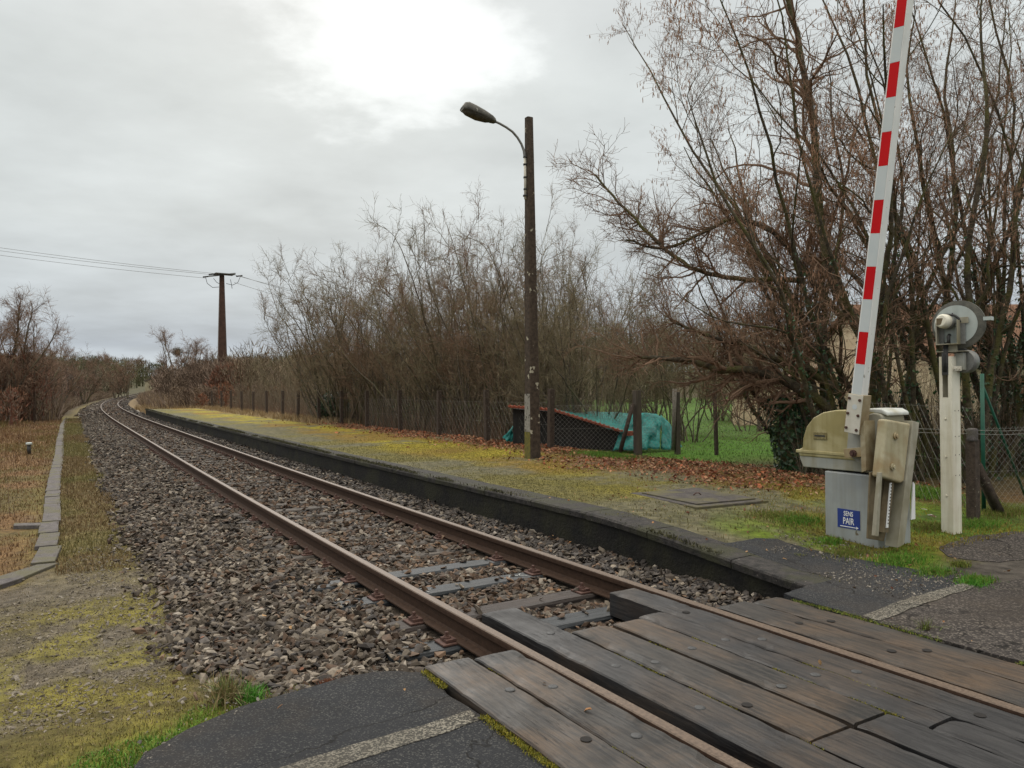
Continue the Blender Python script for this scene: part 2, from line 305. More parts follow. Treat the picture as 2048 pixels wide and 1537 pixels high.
M_arm=mat('counterweight_arm_paint',(.28,.26,.20),(.40,.38,.31),(.22,.20,.13),scale=5,rough=.6,bump=.06,warp=.5,streak=((.16,.13,.07),.4))
M_armd=mat('dirty_arm_inner',(.11,.085,.05),(.19,.15,.09),scale=8,rough=.75,bump=.2)
M_boom=mat('boom_white',(.72,.73,.72),(.80,.80,.79),scale=5,rough=.4,bump=.03,streak=((.5,.5,.48),.25),spots=((.34,.33,.29),22,.70))
M_boomgrey=mat('boom_reflective_grey',(.52,.57,.59),(.57,.61,.62),scale=5,rough=.35,bump=.02)
M_red=mat('boom_reflective_red',(.52,.006,.010),(.57,.008,.012),scale=6,rough=.55,bump=.02,spec=.12)
M_blue=mat('sign_blue',(.022,.045,.22),(.028,.055,.25),scale=6,rough=.35,bump=0)
M_white=mat('sign_white',(.78,.79,.8),(.82,.82,.82),scale=6,rough=.4,bump=0)
M_cream=mat('cream_post_paint',(.66,.63,.52),(.75,.72,.62),scale=6,rough=.5,bump=.08,streak=((.36,.28,.15),.4))
M_disc=mat('disc_grey_green',(.40,.45,.44),(.47,.51,.49),scale=6,rough=.45,bump=.05,streak=((.3,.32,.29),.4))
M_rim=mat('disc_dark_rim',(.06,.06,.052),(.13,.125,.105),scale=14,rough=.7,bump=.2)
M_lampbody=mat('lamp_weathered_case',(.045,.042,.036),(.12,.115,.10),scale=10,rough=.7,bump=.2,spots=((.30,.29,.25),16,.64))
M_steel=mat('grey_steel',(.16,.16,.155),(.25,.25,.24),scale=14,rough=.5,metal=.4,bump=.1)
M_dsteel=mat('dark_steel',(.025,.025,.025),(.05,.05,.05),scale=14,rough=.6,bump=.1)
M_wire=mat('fence_wire',(.26,.25,.23),(.36,.35,.32),scale=20,rough=.6,metal=.3,bump=0)
M_green=mat('green_post_paint',(.005,.06,.035),(.01,.09,.055),scale=9,rough=.5,bump=.05)
M_bark=mat('mossy_bark',(.036,.027,.018),(.12,.098,.068),(.095,.088,.028),scale=11,rough=.95,bump=.9,bscale=24,dist=.004)
M_barkl=mat('hazel_bark',(.06,.046,.035),(.16,.13,.098),(.115,.10,.05),scale=11,rough=.95,bump=.6,bscale=24,dist=.003)
M_twig=mat('hazel_twig',(.13,.078,.050),(.24,.152,.100),scale=3,rough=.9,bump=0)
M_twig2=mat('bush_twig',(.14,.095,.06),(.26,.185,.12),scale=1.5,rough=.9,bump=0)
M_twig3=mat('olive_twig',(.135,.11,.065),(.24,.20,.125),scale=1.5,rough=.9,bump=0)
M_twigr=mat('reddish_twig',(.085,.036,.020),(.155,.070,.040),scale=1.5,rough=.9,bump=0)
M_catkin=mat('catkin',(.26,.14,.085),(.38,.23,.15),scale=2,rough=.9,bump=0)
M_ivy=mat('ivy_leaf',.6,1.3,scale=3,attr=True,rough=.5,bump=0,spec=.5)
M_tarp=mat('teal_tarpaulin',(.008,.14,.13),(.020,.27,.245),scale=5,rough=.42,bump=.5,bscale=7,dist=.01)
M_tile=mat('red_tile',(.20,.050,.028),(.34,.10,.06),scale=12,rough=.85,bump=.3)
M_shed=mat('shed_boards',(.010,.010,.010),(.028,.026,.024),scale=10,rough=.9,bump=.3,stretch=(1,1,.2))
M_plank=mat('grey_plank',(.06,.05,.04),(.11,.09,.07),scale=10,rough=.9,bump=.4,stretch=(1,1,.2))
M_house=mat('cream_render',(.60,.45,.31),(.72,.57,.42),scale=4,rough=.9,bump=.4,bscale=9,dist=.01)
M_roof=mat('brown_roof_tile',(.13,.060,.030),(.22,.11,.06),scale=7,rough=.9,bump=.6,bscale=14,dist=.02)
M_far=mat('far_stone',(.36,.31,.20),(.46,.41,.29),scale=1.5,rough=.9,bump=.2)
M_pylon=mat('pylon_brown',(.050,.026,.018),(.085,.045,.032),scale=3,rough=.9,bump=.1)
M_pylonface=mat('pylon_pale_edge',(.19,.15,.13),(.26,.22,.2),scale=3,rough=.9,bump=.1)
M_rubble=mat('pale_rubble',(.30,.27,.24),(.48,.45,.41),scale=9,rough=.9,bump=.5,spots=((.16,.10,.07),14,.60))
M_wood_far=mat('distant_twigs',.75,1.25,scale=.15,attr=True,rough=.95,bump=0,spec=.1)
# ================================================================ STRUCTURE
def zverge(s,lat):
    """height of the bare ground beside and under the track"""
    s=np.asarray(s,float);lat=np.asarray(lat,float)
    low=-.36+.27*ss(7.4,5.1,s)
    z=np.where(lat<-1.5,-.2+(low+.2)*ss(-1.5,-2.35,lat),-.215)
    z=np.where(lat>1.5,-.215+0*lat,z)
    z=z+ss(-4.2,-9,lat)*ss(6,14,s)*.12*np.ones_like(s)
    z=z+ss(1.9,4.5,lat)*.20*ss(61,66,s)                          # past the platform end
    inplat=ss(1.8,2.0,lat)*ss(13.4,13.0,lat)*(s>-5.9)*(s<61.3)
    far=ss(11,13,lat)
    z=np.where((lat>1.8),z*(1-inplat)+inplat*-.6,z)
    z=np.where(lat>13.0,z*(1-far)+0.0*far,z)
    z=np.where((s<5.25)&(np.abs(lat)<1.5),-.30,z)                # pit under the deck
    # wooded rise far behind
    x_=W(s,lat,0,True) if s.ndim or lat.ndim else None
    z=z+(fn(s,lat,.25,3,3)-.5)*.10*ss(1.6,3.2,np.abs(lat))*np.where(np.abs(lat)>3.4,1.,.35)
    z=z+ss(150,420,s)*ss(20,90,np.abs(lat)+s*.12)*7
    return z
def zplat(s,lat):
    s=np.asarray(s,float);lat=np.asarray(lat,float)
    z=.2*ss(4.3,8.0,s)
    z=z*(1-ss(6.3,7.6,lat)); z=z-.02*ss(5.5,7,lat)
    z=z+(fn(s,lat,.7,9,4)-.5)*.05*ss(2.1,2.8,lat)*ss(5.6,7,s)
    return z
ROADL=np.array([(5.19,-1.385),(5.33,-1.6),(5.36,-1.75),(5.29,-2.03),(5.22,-2.35),(5.10,-2.6),(4.95,-2.78),(4.72,-2.88),(4.3,-3.0),(3.5,-3.3),(2.2,-4.5),(1.2,-8),(.8,-12)])
def droad(s,lat):
    s=np.asarray(s,float);lat=np.asarray(lat,float); d=np.full(np.broadcast(s,lat).shape,9.)
    for a,b in zip(ROADL[:-1],ROADL[1:]):
        v=b-a; t=np.clip(((s-a[0])*v[0]+(lat-a[1])*v[1])/(v@v),0,1); d=np.minimum(d,np.hypot(s-a[0]-t*v[0],lat-a[1]-t*v[1]))
    return d
def pxcol_verge(s,lat):
    n1=fn(s,lat,.8,21,5); n2=fn(s,lat,2.6,33,4); n3=fn(s,lat,.28,44,4); n4=fn(s,lat,7,55,3)
    grav=mixc((.10,.082,.060),(.155,.135,.105),n4)
    olive=mixc((.085,.072,.024),(.175,.145,.042),n2)
    c=mixc(grav,olive,ss(.28,.46,n1))
    ygreen=mixc((.135,.125,.024),(.215,.185,.035),n2)
    c=mixc(c,ygreen,ss(.48,.62,n2)*.75*ss(11,8,s))
    dr=droad(s,lat); c=mixc(c,ygreen,ss(.75,.12,dr+(n2-.5)*.3)*.85*(lat<-1.5))
    green=mixc((.045,.11,.010),(.10,.17,.020),n2)
    c=mixc(c,green,ss(.42,.06,dr+(n2-.5)*.3)*ss(-2.1,-2.6,lat))
    c=mixc(c,green,ss(.6,.72,n3)*.6*ss(9,7,s)*ss(-2.6,-3.4,lat))
    # dry grass land further left
    dry=mixc((.13,.070,.030),(.20,.125,.060),n2); dry=mixc(dry,(.095,.080,.030),ss(.45,.65,n1)*.8)
    c=mixc(c,dry,ss(-3.1,-3.7,lat)*ss(9.6,11.5,s+ (lat+3.5)*.05))
    c=mixc(c,mixc((.11,.095,.035),(.16,.12,.05),n2),ss(9,12,s)*ss(-2.2,-2.5,lat)*ss(-3.3,-3.1,lat)*.8)
    bal=mixc((.040,.031,.024),(.090,.073,.058),n4)
    edge=-2.3+(n2-.5)*.5
    c=mixc(c,bal,ss(edge-.12,edge+.12,lat)*(lat<3))
    # lawn and woodland floor on the right
    lawn=mixc((.050,.105,.014),(.085,.155,.028),n2*.6+n1*.4)
    wood=mixc((.06,.05,.025),(.11,.085,.04),n1)
    L=ss(9,10,lat)
    land=mixc(lawn,wood,np.maximum(ss(30,40,s)*ss(24,19,lat),ss(60,75,s+0*lat)))
    c=mixc(c,land,L)
    c=mixc(c,mixc((.17,.12,.06),(.24,.17,.09),n2),ss(58,62,s)*ss(1.5,2.2,lat)*ss(12,8,lat))
    c=mixc(c,mixc((.045,.032,.022),(.08,.058,.04),n2),ss(47,52,s)*ss(-3.6,-4.6,lat)); c=mixc(c,mixc((.05,.037,.022),(.085,.062,.038),n2),ss(64,72,s)*ss(2.2,3.5,np.abs(lat)))
    wd=mixc((.05,.048,.026),(.085,.075,.038),n1)
    c=mixc(c,wd,ss(150,200,s+0*lat))
    return c
def grid(svals,lvals,zf,cf,off=0,arrz=None):
    S,Lt=np.meshgrid(svals,lvals,indexing='ij'); z=zf(S,Lt)+off
    P=W(S,Lt,z,True).reshape(-1,3); c=cf(S,Lt).reshape(-1,3) if cf else None
    a,b=S.shape; i=np.arange(a*b).reshape(a,b)
    F=np.stack([i[:-1,:-1],i[:-1,1:],i[1:,1:],i[1:,:-1]],-1).reshape(-1,4)
    return P,F,c
sv=np.concatenate([np.arange(-60,-4,4),np.arange(-4,3,.5),np.arange(3,12,.07),np.arange(12,24,.2),np.arange(24,62,.6),np.arange(62,130,3),np.arange(130,560,15)])
lv=np.concatenate([-np.geomspace(260,12,22),np.arange(-11.5,-6,.4),np.arange(-6,-1.2,.07),[-1.1,0,1.4,1.5,1.75,1.85,2,3,5,7,9,11,12.5,13,13.5,14.5],np.arange(16,60,2.5),np.geomspace(62,300,14)])
P,F,c=grid(sv,lv,zverge,pxcol_verge)
o=link('ground',npmesh('ground',P,[F],c,True),M_ground); tag(o,kind='structure')
# ---------------- platform and the land behind its fence
def pxcol_plat(s,lat):
    n1=fn(s,lat,.8,61,5); n2=fn(s,lat,2.8,73,4); n3=fn(s,lat,.33,84,4); n4=fn(s,lat,9,95,3)
    grav=mixc((.085,.080,.045),(.16,.145,.09),n4)
    c=mixc(grav,mixc((.11,.10,.035),(.16,.14,.045),n2),ss(.40,.62,n1))
    yel=mixc((.17,.135,.018),(.30,.25,.025),n2); oran=mixc((.15,.085,.022),(.21,.13,.035),n2)
    band=ss(2.9,3.7,lat+ (n1-.5)*1.6)*ss(5.9,5.0,lat+(n1-.5)*.8)
    far=ss(9,12,s)
    c=mixc(c,mixc(yel,oran,ss(.45,.58,n3)*.8),band*far*ss(.34,.52,n2*.4+n1*.6))
    c=mixc(c,mixc((.12,.11,.02),(.20,.17,.03),n2),ss(2.4,3.0,lat)*(1-far)*ss(.38,.55,n1)*.9)
    c=mixc(c,mixc((.07,.12,.012),(.13,.17,.02),n2),ss(7.6,6.2,s)*ss(2.2,2.6,lat)*ss(.40,.56,n2))
    leaf=mixc((.085,.038,.020),(.17,.075,.038),n4)
    lm=ss(5.2,5.7,lat+(n1-.5)*1.2)*ss(40,30,s)
    lm=np.maximum(lm,ss(4.1,5.0,lat+(n1-.5)*1.6)*ss(13.5,12,s)*ss(7.2,8.6,s+(n2-.5)*2))
    c=mixc(c,leaf,np.clip(lm,0,1)*.85)
    dry=mixc((.17,.12,.055),(.25,.18,.09),n2); c=mixc(c,dry,ss(32,42,s)*ss(4.8,5.4,lat))
    lawn=mixc((.045,.115,.010),(.085,.175,.022),n2*.6+n1*.4)
    gr=mixc((.045,.10,.012),(.09,.15,.02),n2)
    c=mixc(c,gr,ss(6.6,5.9,s)*ss(3.9,4.3,lat)*.8)
    lw=ss(7.4,8.4,lat)*ss(9,10.5,s+ (lat-7)*.6)
    c=mixc(c,lawn,lw*ss(34,26,s))
    wood=mixc((.06,.05,.025),(.11,.085,.04),n1)
    c=mixc(c,wood,ss(6.6,7.2,lat)*ss(19,22,s)*ss(13,11,lat)*.9); 
    c=mixc(c,wood,ss(7.0,7.6,lat)*ss(14,10.5,s)*ss(6,7.5,s)*ss(11,9.5,lat)*.9)
    # trodden dark ground round the crossing, right
    dk=mixc((.06,.052,.045),(.10,.088,.075),n4)
    c=mixc(c,dk,ss(5.15,4.7,s+(n2-.5)*.4))
    return c
sv=np.concatenate([np.arange(-6,3,.5),np.arange(3,13,.07),np.arange(13,24,.16),np.arange(24,61.5,.5)])
lv=np.concatenate([np.arange(1.96,6.6,.07),np.arange(6.7,9,.2),np.arange(9.2,13.4,.5)])
P,F,c=grid(sv,lv,zplat,pxcol_plat)
o=link('platform_ground',npmesh('platform_ground',P,[F],c,True),M_ground); tag(o,kind='structure')
# ---------------- asphalt sheets with irregular edges
def sheet(name,poly,zf,mt,off,step=.12,wob=.02,thick=.03,noisy=True):
    pts=[]
    n=len(poly)
    for i in range(n):
        a=Vector(poly[i]);b=Vector(poly[(i+1)%n]); k=max(1,int((b-a).length/.06)); k=min(k,200)
        for j in range(k): pts.append(a.lerp(b,j/k))
    if noisy:
        q=np.array(pts); nx=(fn(q[:,0],q[:,1],5,7,4)-.5)*wob*4; ny=(fn(q[:,0],q[:,1],5,19,4)-.5)*wob*4
        pts=[Vector((p.x+a,p.y+b)) for p,a,b in zip(pts,nx,ny)]
    nb=len(pts); xs=[p.x for p in poly2(poly)]; 
    inner=[]; mnx,mxx=min(p.x for p in pts),max(p.x for p in pts); mny,mxy=min(p.y for p in pts),max(p.y for p in pts)
    ux=np.arange(mnx,mxx,step*2); uy=np.arange(mny,mxy,step*2)
    from mathutils.geometry import delaunay_2d_cdt
    allp=pts+[Vector((a+random.uniform(-.02,.02),b+random.uniform(-.02,.02))) for a in ux for b in uy]
    r=delaunay_2d_cdt(allp,[(i,(i+1)%nb) for i in range(nb)],[],1,1e-5)
    vs=np.array([(v.x,v.y) for v in r[0]]); z=zf(vs[:,0],vs[:,1])+off
    P=W(vs[:,0],vs[:,1],z,True); top=[tuple(f) for f in r[2]]
    me=bpy.data.meshes.new(name); bm=bmesh.new(); bv=[bm.verts.new(p) for p in P]
    for f in top:
        try: bm.faces.new([bv[i] for i in f])
        except ValueError: pass
    bmesh.ops.recalc_face_normals(bm,faces=bm.faces)
    for f in bm.faces:
        if f.normal.z<0: f.normal_flip()
    if thick:
        be=[e for e in bm.edges if len(e.link_faces)==1]
        ex=bmesh.ops.extrude_edge_only(bm,edges=be)
        for g in ex['geom']:
            if isinstance(g,bmesh.types.BMVert): g.co.z-=thick
    loose=[v for v in bm.verts if not v.link_faces]; bmesh.ops.delete(bm,geom=loose,context='VERTS')
    bmesh.ops.recalc_face_normals(bm,faces=bm.faces)
    bm.to_mesh(me); bm.free()
    o=link(name,me,mt); return o
def poly2(p): return [Vector(a) for a in p]
zroadL=lambda s,l: -.028-.05*ss(.3,0,5.28-s)*0-ss(-2,-9,l)*.05+0*s
road_edge=[tuple(x) for x in ROADL]+[(-7,-12),(-7,-1.385)]
o=sheet('road',road_edge,zroadL,M_asph,0,wob=.018,thick=.12); tag(o,kind='structure')
zr=lambda s,l: zplat(s,l)
o=sheet('road',[(4.42,1.385),(4.42,1.9),(4.45,2.6),(4.36,3.2),(4.2,4.2),(4.0,6),(3.8,12),(-6,12),(-6,1.385)],zr,M_asph2,.010,wob=.012,thick=.05); tag(o,kind='structure')
o=sheet('path',[(6.22,2.02),(6.24,2.45),(6.12,2.62),(5.75,2.62),(5.45,2.70),(5.1,2.80),(4.72,2.95),(4.43,2.95),(4.43,1.40),(5.05,1.40),(5.1,2.0)],zr,M_asph,.006,wob=.02,thick=.04); tag(o,kind='structure')
o=sheet('path',[(5.28,3.75),(5.38,4.3),(5.30,5.0),(5.1,6),(4.8,9),(4.3,9),(4.48,5),(4.62,4.2),(4.75,3.7),(5.05,3.5)],zr,M_asph2,.006,wob=.03,thick=.04); tag(o,kind='structure')
def lineseg(poly,zf,off):
    o=sheet('road_marking',poly,zf,M_paint,off,wob=.012,thick=.003); return tag(o,kind='structure')
lineseg([(4.47,-1.40),(4.585,-1.40),(4.53,-2.2),(4.40,-3.2),(4.28,-3.2),(4.37,-2.2)],zroadL,.004)
lineseg([(4.30,1.40),(4.42,1.40),(4.50,2.1),(4.52,2.75),(4.42,2.75),(4.37,2.1)],zr,.016)
# ---------------- track: rails
def rail(label,sg):
    prof=[(-.032,0),(-.026,.0055),(.026,.0055),(.032,0),(.034,-.012),(.033,-.036),(.012,-.046),(.008,-.06),(.008,-.125),(.02,-.138),(.07,-.150),(.07,-.160),(-.07,-.160),(-.07,-.150),(-.02,-.138),(-.008,-.125),(-.008,-.06),(-.012,-.046),(-.033,-.036),(-.034,-.012)]
    prof=[(a,b-.0055) for a,b in prof]
    s=np.concatenate([np.arange(-6,20,.25),np.arange(20,250,1.)]); n=len(prof)
    V=np.concatenate([W(s,sg*.7525+a,b,True)[:,None,:] for a,b in prof],1).reshape(-1,3)
    i=np.arange(len(s)-1)[:,None]*n; k=np.arange(n)[None]; k2=(k+1)%n
    F=np.stack([i+k,i+k2,i+n+k2,i+n+k],-1).reshape(-1,4)
    me=npmesh('rail',V,[F]); me.materials.append(M_rail); me.materials.append(M_railtop)
    mi=np.zeros((len(s)-1,n),np.int32); mi[:,0:3]=1; me.polygons.foreach_set('material_index',mi.ravel())
    o=link('rail',me); tag(o,label,'rail','rails of the single track')
    return o
rail('rusty rail on the left, nearer the gravel and dry grass verge',-1)
rail('rusty rail on the right, running beside the low platform',1)
# ---------------- sleepers
def sleeper(mt,detail,half=1.27):
    root=empty('sleeper',(0,0,0))
    b=MB(); n=14; xs=[-half+2*half*i/n for i in range(n+1)]
    vs=[];w=.115
    for x in xs:
        for (y,z) in ((-w,-.15),(-w-.0,-.018),(-w+.014,0),(w-.014,0),(w,-.018),(w,-.15)):
            vs.append((x+random.uniform(-.004,.004),y+random.uniform(-.004,.004),z+random.uniform(-.003,.003)))
    fs=[(i*6+k,i*6+(k+1)%6,(i+1)*6+(k+1)%6,(i+1)*6+k) for i in range(n) for k in range(6)]
    b.add(vs,fs+[tuple(range(6)),tuple(range(n*6,n*6+6))]); b.build('timber',mt,root)
    if detail:
        for sg in (-1,1):
            p=MB(); p.box((sg*.7525,0,.008),(.34,.15,.014)); p.build('base_plate',M_rust,root,bev=.003)
            for q in (-1,1):
                c=MB(); x=sg*.7525+q*.10
                c.box((x,0,.026),(.075,.10,.018)); c.cyl((x+q*.012,0,.03),(x+q*.012,0,.046),.028,12); c.cyl((x+q*.012,0,.046),(x+q*.012,0,.052),.02,12); c.box((x+q*.012,0,.064),(.022,.022,.026)); c.build('rail_clip',M_rust,root,bev=.002)
    return root
SL={}
def put(proto,s,label,z=-.174,skew=0):
    used=proto.get('used',0)
    o=proto if not used else copy_tree(proto); proto['used']=1
    if 'used' in o.keys() and o is not proto: del o['used']
    o.location=W(s,0,z); o.rotation_euler=(0,0,-HD(s)+skew); tag(o,label,'sleeper','sleepers under the rails'); return o
pb=sleeper(M_slpblue,True); pc=sleeper(M_slpblue,True); pp=sleeper(M_slppurp,True); pg=sleeper(M_slp,True); pf=sleeper(M_slp,False)
mk=MB()
for pts in ([(-.6,.02),(-.52,.06),(-.50,-.03),(-.58,-.05)],[(-.50,.0),(-.38,.01)],[(-.44,.07),(-.43,-.06)],[(.30,.03),(.36,-.03),(.42,.04),(.48,-.01),(.53,.05)],[(.40,.06),(.55,-.04)]):
    for a,b in zip(pts[:-1],pts[1:]):
        v=Vector((b[0]-a[0],b[1]-a[1],0)); R_=Matrix.Rotation(math.atan2(v.y,v.x),3,'Z'); mk.box(((a[0]+b[0])/2,(a[1]+b[1])/2,.0045),(v.length+.01,.013,.002),R_)
mk.build('chalk_mark',mat('chalk_white',(.16,.17,.17),(.34,.35,.34),scale=60,rough=.9,bump=0),pb)
put(pc,5.93,'dark blue-grey timber sleeper in the gap between the deck planks')
put(pp,6.47,'split purple-brown timber sleeper just past the deck planks')
put(pb,7.22,'blue-grey timber sleeper with white chalk marks near both rails')
put(pc,7.90,'narrow blue-grey timber sleeper with stones on it, third past the deck')
ps=5.3
put(pg,5.30,'timber sleeper hidden under the end of the crossing deck')
s_=8.62; k=0
while s_<62:
    lab=('brown sleeper partly buried in ballast, among the nearer ones beside the low platform ramp' if s_<14 else 'brown sleeper with only its end showing by the rail, mid-way along the platform' if s_<30 else 'dark sleeper almost hidden in ballast on the far stretch of track')
    put(pg if s_<26 else pf,s_,lab,z=-.180 if s_<26 else -.178,skew=random.uniform(-.012,.012)); s_+=.62+random.uniform(-.02,.02); k+=1
# ---------------- crossing deck: individual timbers
bolts={}
def washer(kind):
    b=MB()
    if kind=='hole':
        b.tube([(0,0,.0005),(0,0,.0015)],[.026,.026],18); return b
    pr=[(.0,.003),(.012,.0032),(.022,.002),(.026,.0003)]
    n=18; vs=[(0,0,.0032)]; 
    for r,z in pr[1:]+[(.027,-.002)]:
        vs+=[(r*math.cos(2*math.pi*i/n),r*math.sin(2*math.pi*i/n),z) for i in range(n)]
    fs=[(0,1+i,1+(i+1)%n) for i in range(n)]+[(1+k*n+i,1+(k+1)*n+i,1+(k+1)*n+(i+1)%n,1+k*n+(i+1)%n) for k in range(3) for i in range(n)]
    b.add(vs,fs,True); return b
def plank(label,l0,l1,s0,s1,mt=None,bolt=(),hole=(),notch=None,th=.14,z=0.0):
    """l0,l1 lateral edges; s0..s1 length"""
    mt=mt or M_wood; g=.004; l0+=g;l1-=g
    root=empty('deck_timber',W(s0,(l0+l1)/2,0),-HD(4.),label,'timber plank','timbers of the level crossing deck')
    w=l1-l0; Lr=s1-s0; ny=max(4,int(Lr/.05)); sd=random.random()*50
    ys=np.linspace(0,Lr,ny+1); nx=5; cs=np.array([-w/2,-w/2+.008,-w/4,0,w/4,w/2-.008,w/2])
    Y,X=np.meshgrid(ys,cs,indexing='ij')
    edge=(np.abs(X)>w/2-.02); wob=(fn(Y+sd,X*0+sd,3,3,4)-.5)*.012; wr=(fn(Y+sd,np.sign(X)*3,9,5,3)-.5)
    Z=-.007*(np.abs(X)>w/2-.004)+(fn(Y*1.2+sd,X*6,2,6,3)-.5)*.006-(np.abs(X)>w/2-.01)*np.maximum(0,wr)*.022
    endd=np.minimum(Y,Lr-Y); Z=Z-.006*(endd<.001)
    X=X+wob*.5*(np.abs(X)>w/2-.004)
    if notch: # broken corner of the end away from the camera
        side,nl,nw=notch; cut=(Y>Lr-nl)&(X*side>w/2-nw); X=np.where(cut,side*(w/2-nw)+ (X*side-(w/2-nw))*side*.02,X)
    nn=len(cs); top=np.stack([X,Y,Z+z],-1); bot=top.copy(); bot[...,2]=-th
    V=np.concatenate([top.reshape(-1,3),bot.reshape(-1,3)]); a,b_=X.shape; i=np.arange(a*b_).reshape(a,b_); o_=a*b_
    F=[np.stack([i[:-1,:-1],i[:-1,1:],i[1:,1:],i[1:,:-1]],-1).reshape(-1,4)]
    for e in (i[:,0],i[::-1,-1],i[0,::-1],i[-1,:]): F.append(np.stack([e[:-1],e[1:],e[1:]+o_,e[:-1]+o_],-1)[:, ::-1].reshape(-1,4))
    me=npmesh('timber',V,[np.concatenate(F)]); 
    bm=bmesh.new(); bm.from_mesh(me); bmesh.ops.recalc_face_normals(bm,faces=bm.faces); bm.to_mesh(me); bm.free()
    link('timber',me,mt,root)
    R_=Matrix.Rotation(HD(4.),3,'Z')
    for lst,kind in ((bolt,'w'),(hole,'hole')):
        for (px,py) in lst:
            p=G(px,py,0)-root.location; p=R_@p; p.x=max(-w/2+.03,min(w/2-.03,p.x))
            o=washer('' if kind=='w' else 'hole').build('washer' if kind=='w' else 'bolt_hole',M_washer if kind=='w' else M_hole,root,loc=(p.x,p.y,z+(.002 if kind=='w' else .0025)))
    return root
plank('outermost left deck timber, moss along its asphalt edge',-1.36,-1.07,-5,5.19,bolt=[(1020,1380)],hole=[(1172,1480)])
plank('deck timber touching the outer side of the left rail',-1.065,-.795,-5,5.16,bolt=[(1106,1374),(1273,1472)])
plank('long inner deck timber beside the left rail, its far end projecting over the ballast',-.615,-.345,-5,5.89,mt=M_woodd,bolt=[(1101,1267),(1232,1332),(1400,1416)])
plank('second inner timber from the left rail, ending short of the sleeper gap',-.335,-.055,3.485,5.24,bolt=[(1311,1325)],hole=[(1494,1411)])
plank('middle inner timber with a long crack, between two dark joints',-.025,.215,3.485,5.22,bolt=[(1384,1297),(1563,1373)])
plank('dark swirl-grained inner timber next to the notched beam',.225,.425,3.29,5.26,mt=M_woodd,bolt=[(1451,1280),(1631,1350)])
plank('thick notched beam inside the right rail, broken end corner standing proud',.435,.685,-5,5.83,mt=M_woodd,bolt=[(1524,1279),(1713,1344)],hole=[(1372,1225),(1960,1432)],notch=None,th=.17)
plank('short row timber beside the left inner beam, past the cross joint nearest the camera',-.335,-.055,-5,3.465,mt=M_woodd)
plank('short row timber in the middle, past the cross joint nearest the camera',-.025,.215,-5,3.465,mt=M_woodd)
plank('short row timber beside the notched beam, past the cross joint nearest the camera',.225,.425,-5,3.27,mt=M_woodd)
plank('deck timber touching the outer side of the right rail',.82,1.105,-5,5.13,hole=[(1598,1247),(1783,1303)])
plank('outermost right deck timber against the asphalt with mossy edge',1.115,1.375,-5,5.08,hole=[(1662,1243),(1854,1302)])
# raised broken stub on top of the big beam end is part of the beam silhouette: spacer block beside it
# ---------------- platform edge
ped=empty('platform_edge',W(30,1.85,0),0,'long low mossy stone platform edge with coping slabs along the right rail','platform edge')
inv=-ped.location
def strip(profile,s,name,mt,jit=0,seg=None):
    n=len(profile); zr_=.2*ss(4.3,8.0,s)
    rows=[]
    for (a,b,fol) in profile:
        jj=(fn(s,np.full_like(s,a*7),1.7,int(a*100)%50,3)-.5)*jit
        rows.append(W(s,a+jj,np.where(fol,np.maximum(zr_+b,-.33),b)+jj*.6,True))
    V=np.stack(rows,1).reshape(-1,3)+np.array(inv); i=np.arange(len(s)-1)[:,None]*n; k=np.arange(n-1)[None]
    F=np.stack([i+k,i+k+1,i+n+k+1,i+n+k],-1).reshape(-1,4)
    return V,F
s=np.concatenate([np.arange(4.75,14,.06),np.arange(14,61,.2)])
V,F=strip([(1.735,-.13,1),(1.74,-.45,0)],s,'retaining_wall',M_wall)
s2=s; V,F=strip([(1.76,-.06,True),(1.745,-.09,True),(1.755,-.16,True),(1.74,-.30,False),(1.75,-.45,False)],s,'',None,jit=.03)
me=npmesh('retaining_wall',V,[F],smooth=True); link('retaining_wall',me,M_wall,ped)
# coping slabs, each about a metre, one mesh with open joints
Vs=[];Fs=[];b0=0;sc_=4.78
while sc_<60.8:
    ln=random.uniform(.9,1.15); e=min(sc_+ln-.014,61); q=np.linspace(sc_,e,9 if sc_<16 else 4)
    j=random.uniform(-.006,.006)
    V,F=strip([(1.72+j,-.075,True),(1.712+j,-.02,True),(1.725+j,-.004,True),(1.80+j,.004,True),(1.94+j,.006,True),(2.07+j,.004,True),(2.08+j,-.05,True)],q,'',None,jit=.012)
    n=7; m=len(q); caps=np.array([[0,1,2,3,4,5,6]]),np.array([[(m-1)*n+i for i in range(6,-1,-1)]])
    Vs.append(V);Fs.append((F+b0,caps[0]+b0,caps[1]+b0));b0+=len(V); sc_+=ln
me=npmesh('coping_slabs',np.concatenate(Vs),[np.concatenate([f[0] for f in Fs]),np.concatenate([f[1] for f in Fs]+[f[2] for f in Fs])]); link('coping',me,M_coping,ped)
# ---------------- left cable trough lids
def lid(w,l):
    b=MB(); n=6
    b.box((0,0,0),(w,l,.05)); o=b.build('trough_lid',M_conc,bev=.006); return o
lidp=lid(.23,.98); k=0; s_=11.12
def lab_lid(s): return ('grey concrete trough lid near the branch slab, on the left verge' if s<16 else 'grey concrete trough lid half way along the left verge' if s<30 else 'grey concrete trough lid at the far end of the left verge row')
while s_<62:
    o=lidp if k==0 else lidp.copy()
    if k: COL.objects.link(o)
    lat=-3.175-.015*math.sin(s_*.4)+(.12*float(ss(48,62,s_)))-(.03 if s_<13.6 else 0)
    zz=float(zverge(np.array([s_+.5]),np.array([lat]))[0])+.022
    o.location=W(s_+.5,lat,zz); o.rotation_euler=(random.uniform(-.012,.012),random.uniform(-.02,.02),-HD(s_)+random.uniform(-.03,.03)+(-.06 if s_<13 else 0)); tag(o,lab_lid(s_),'trough lid','concrete lids of the cable trough'); s_+=1.0; k+=1
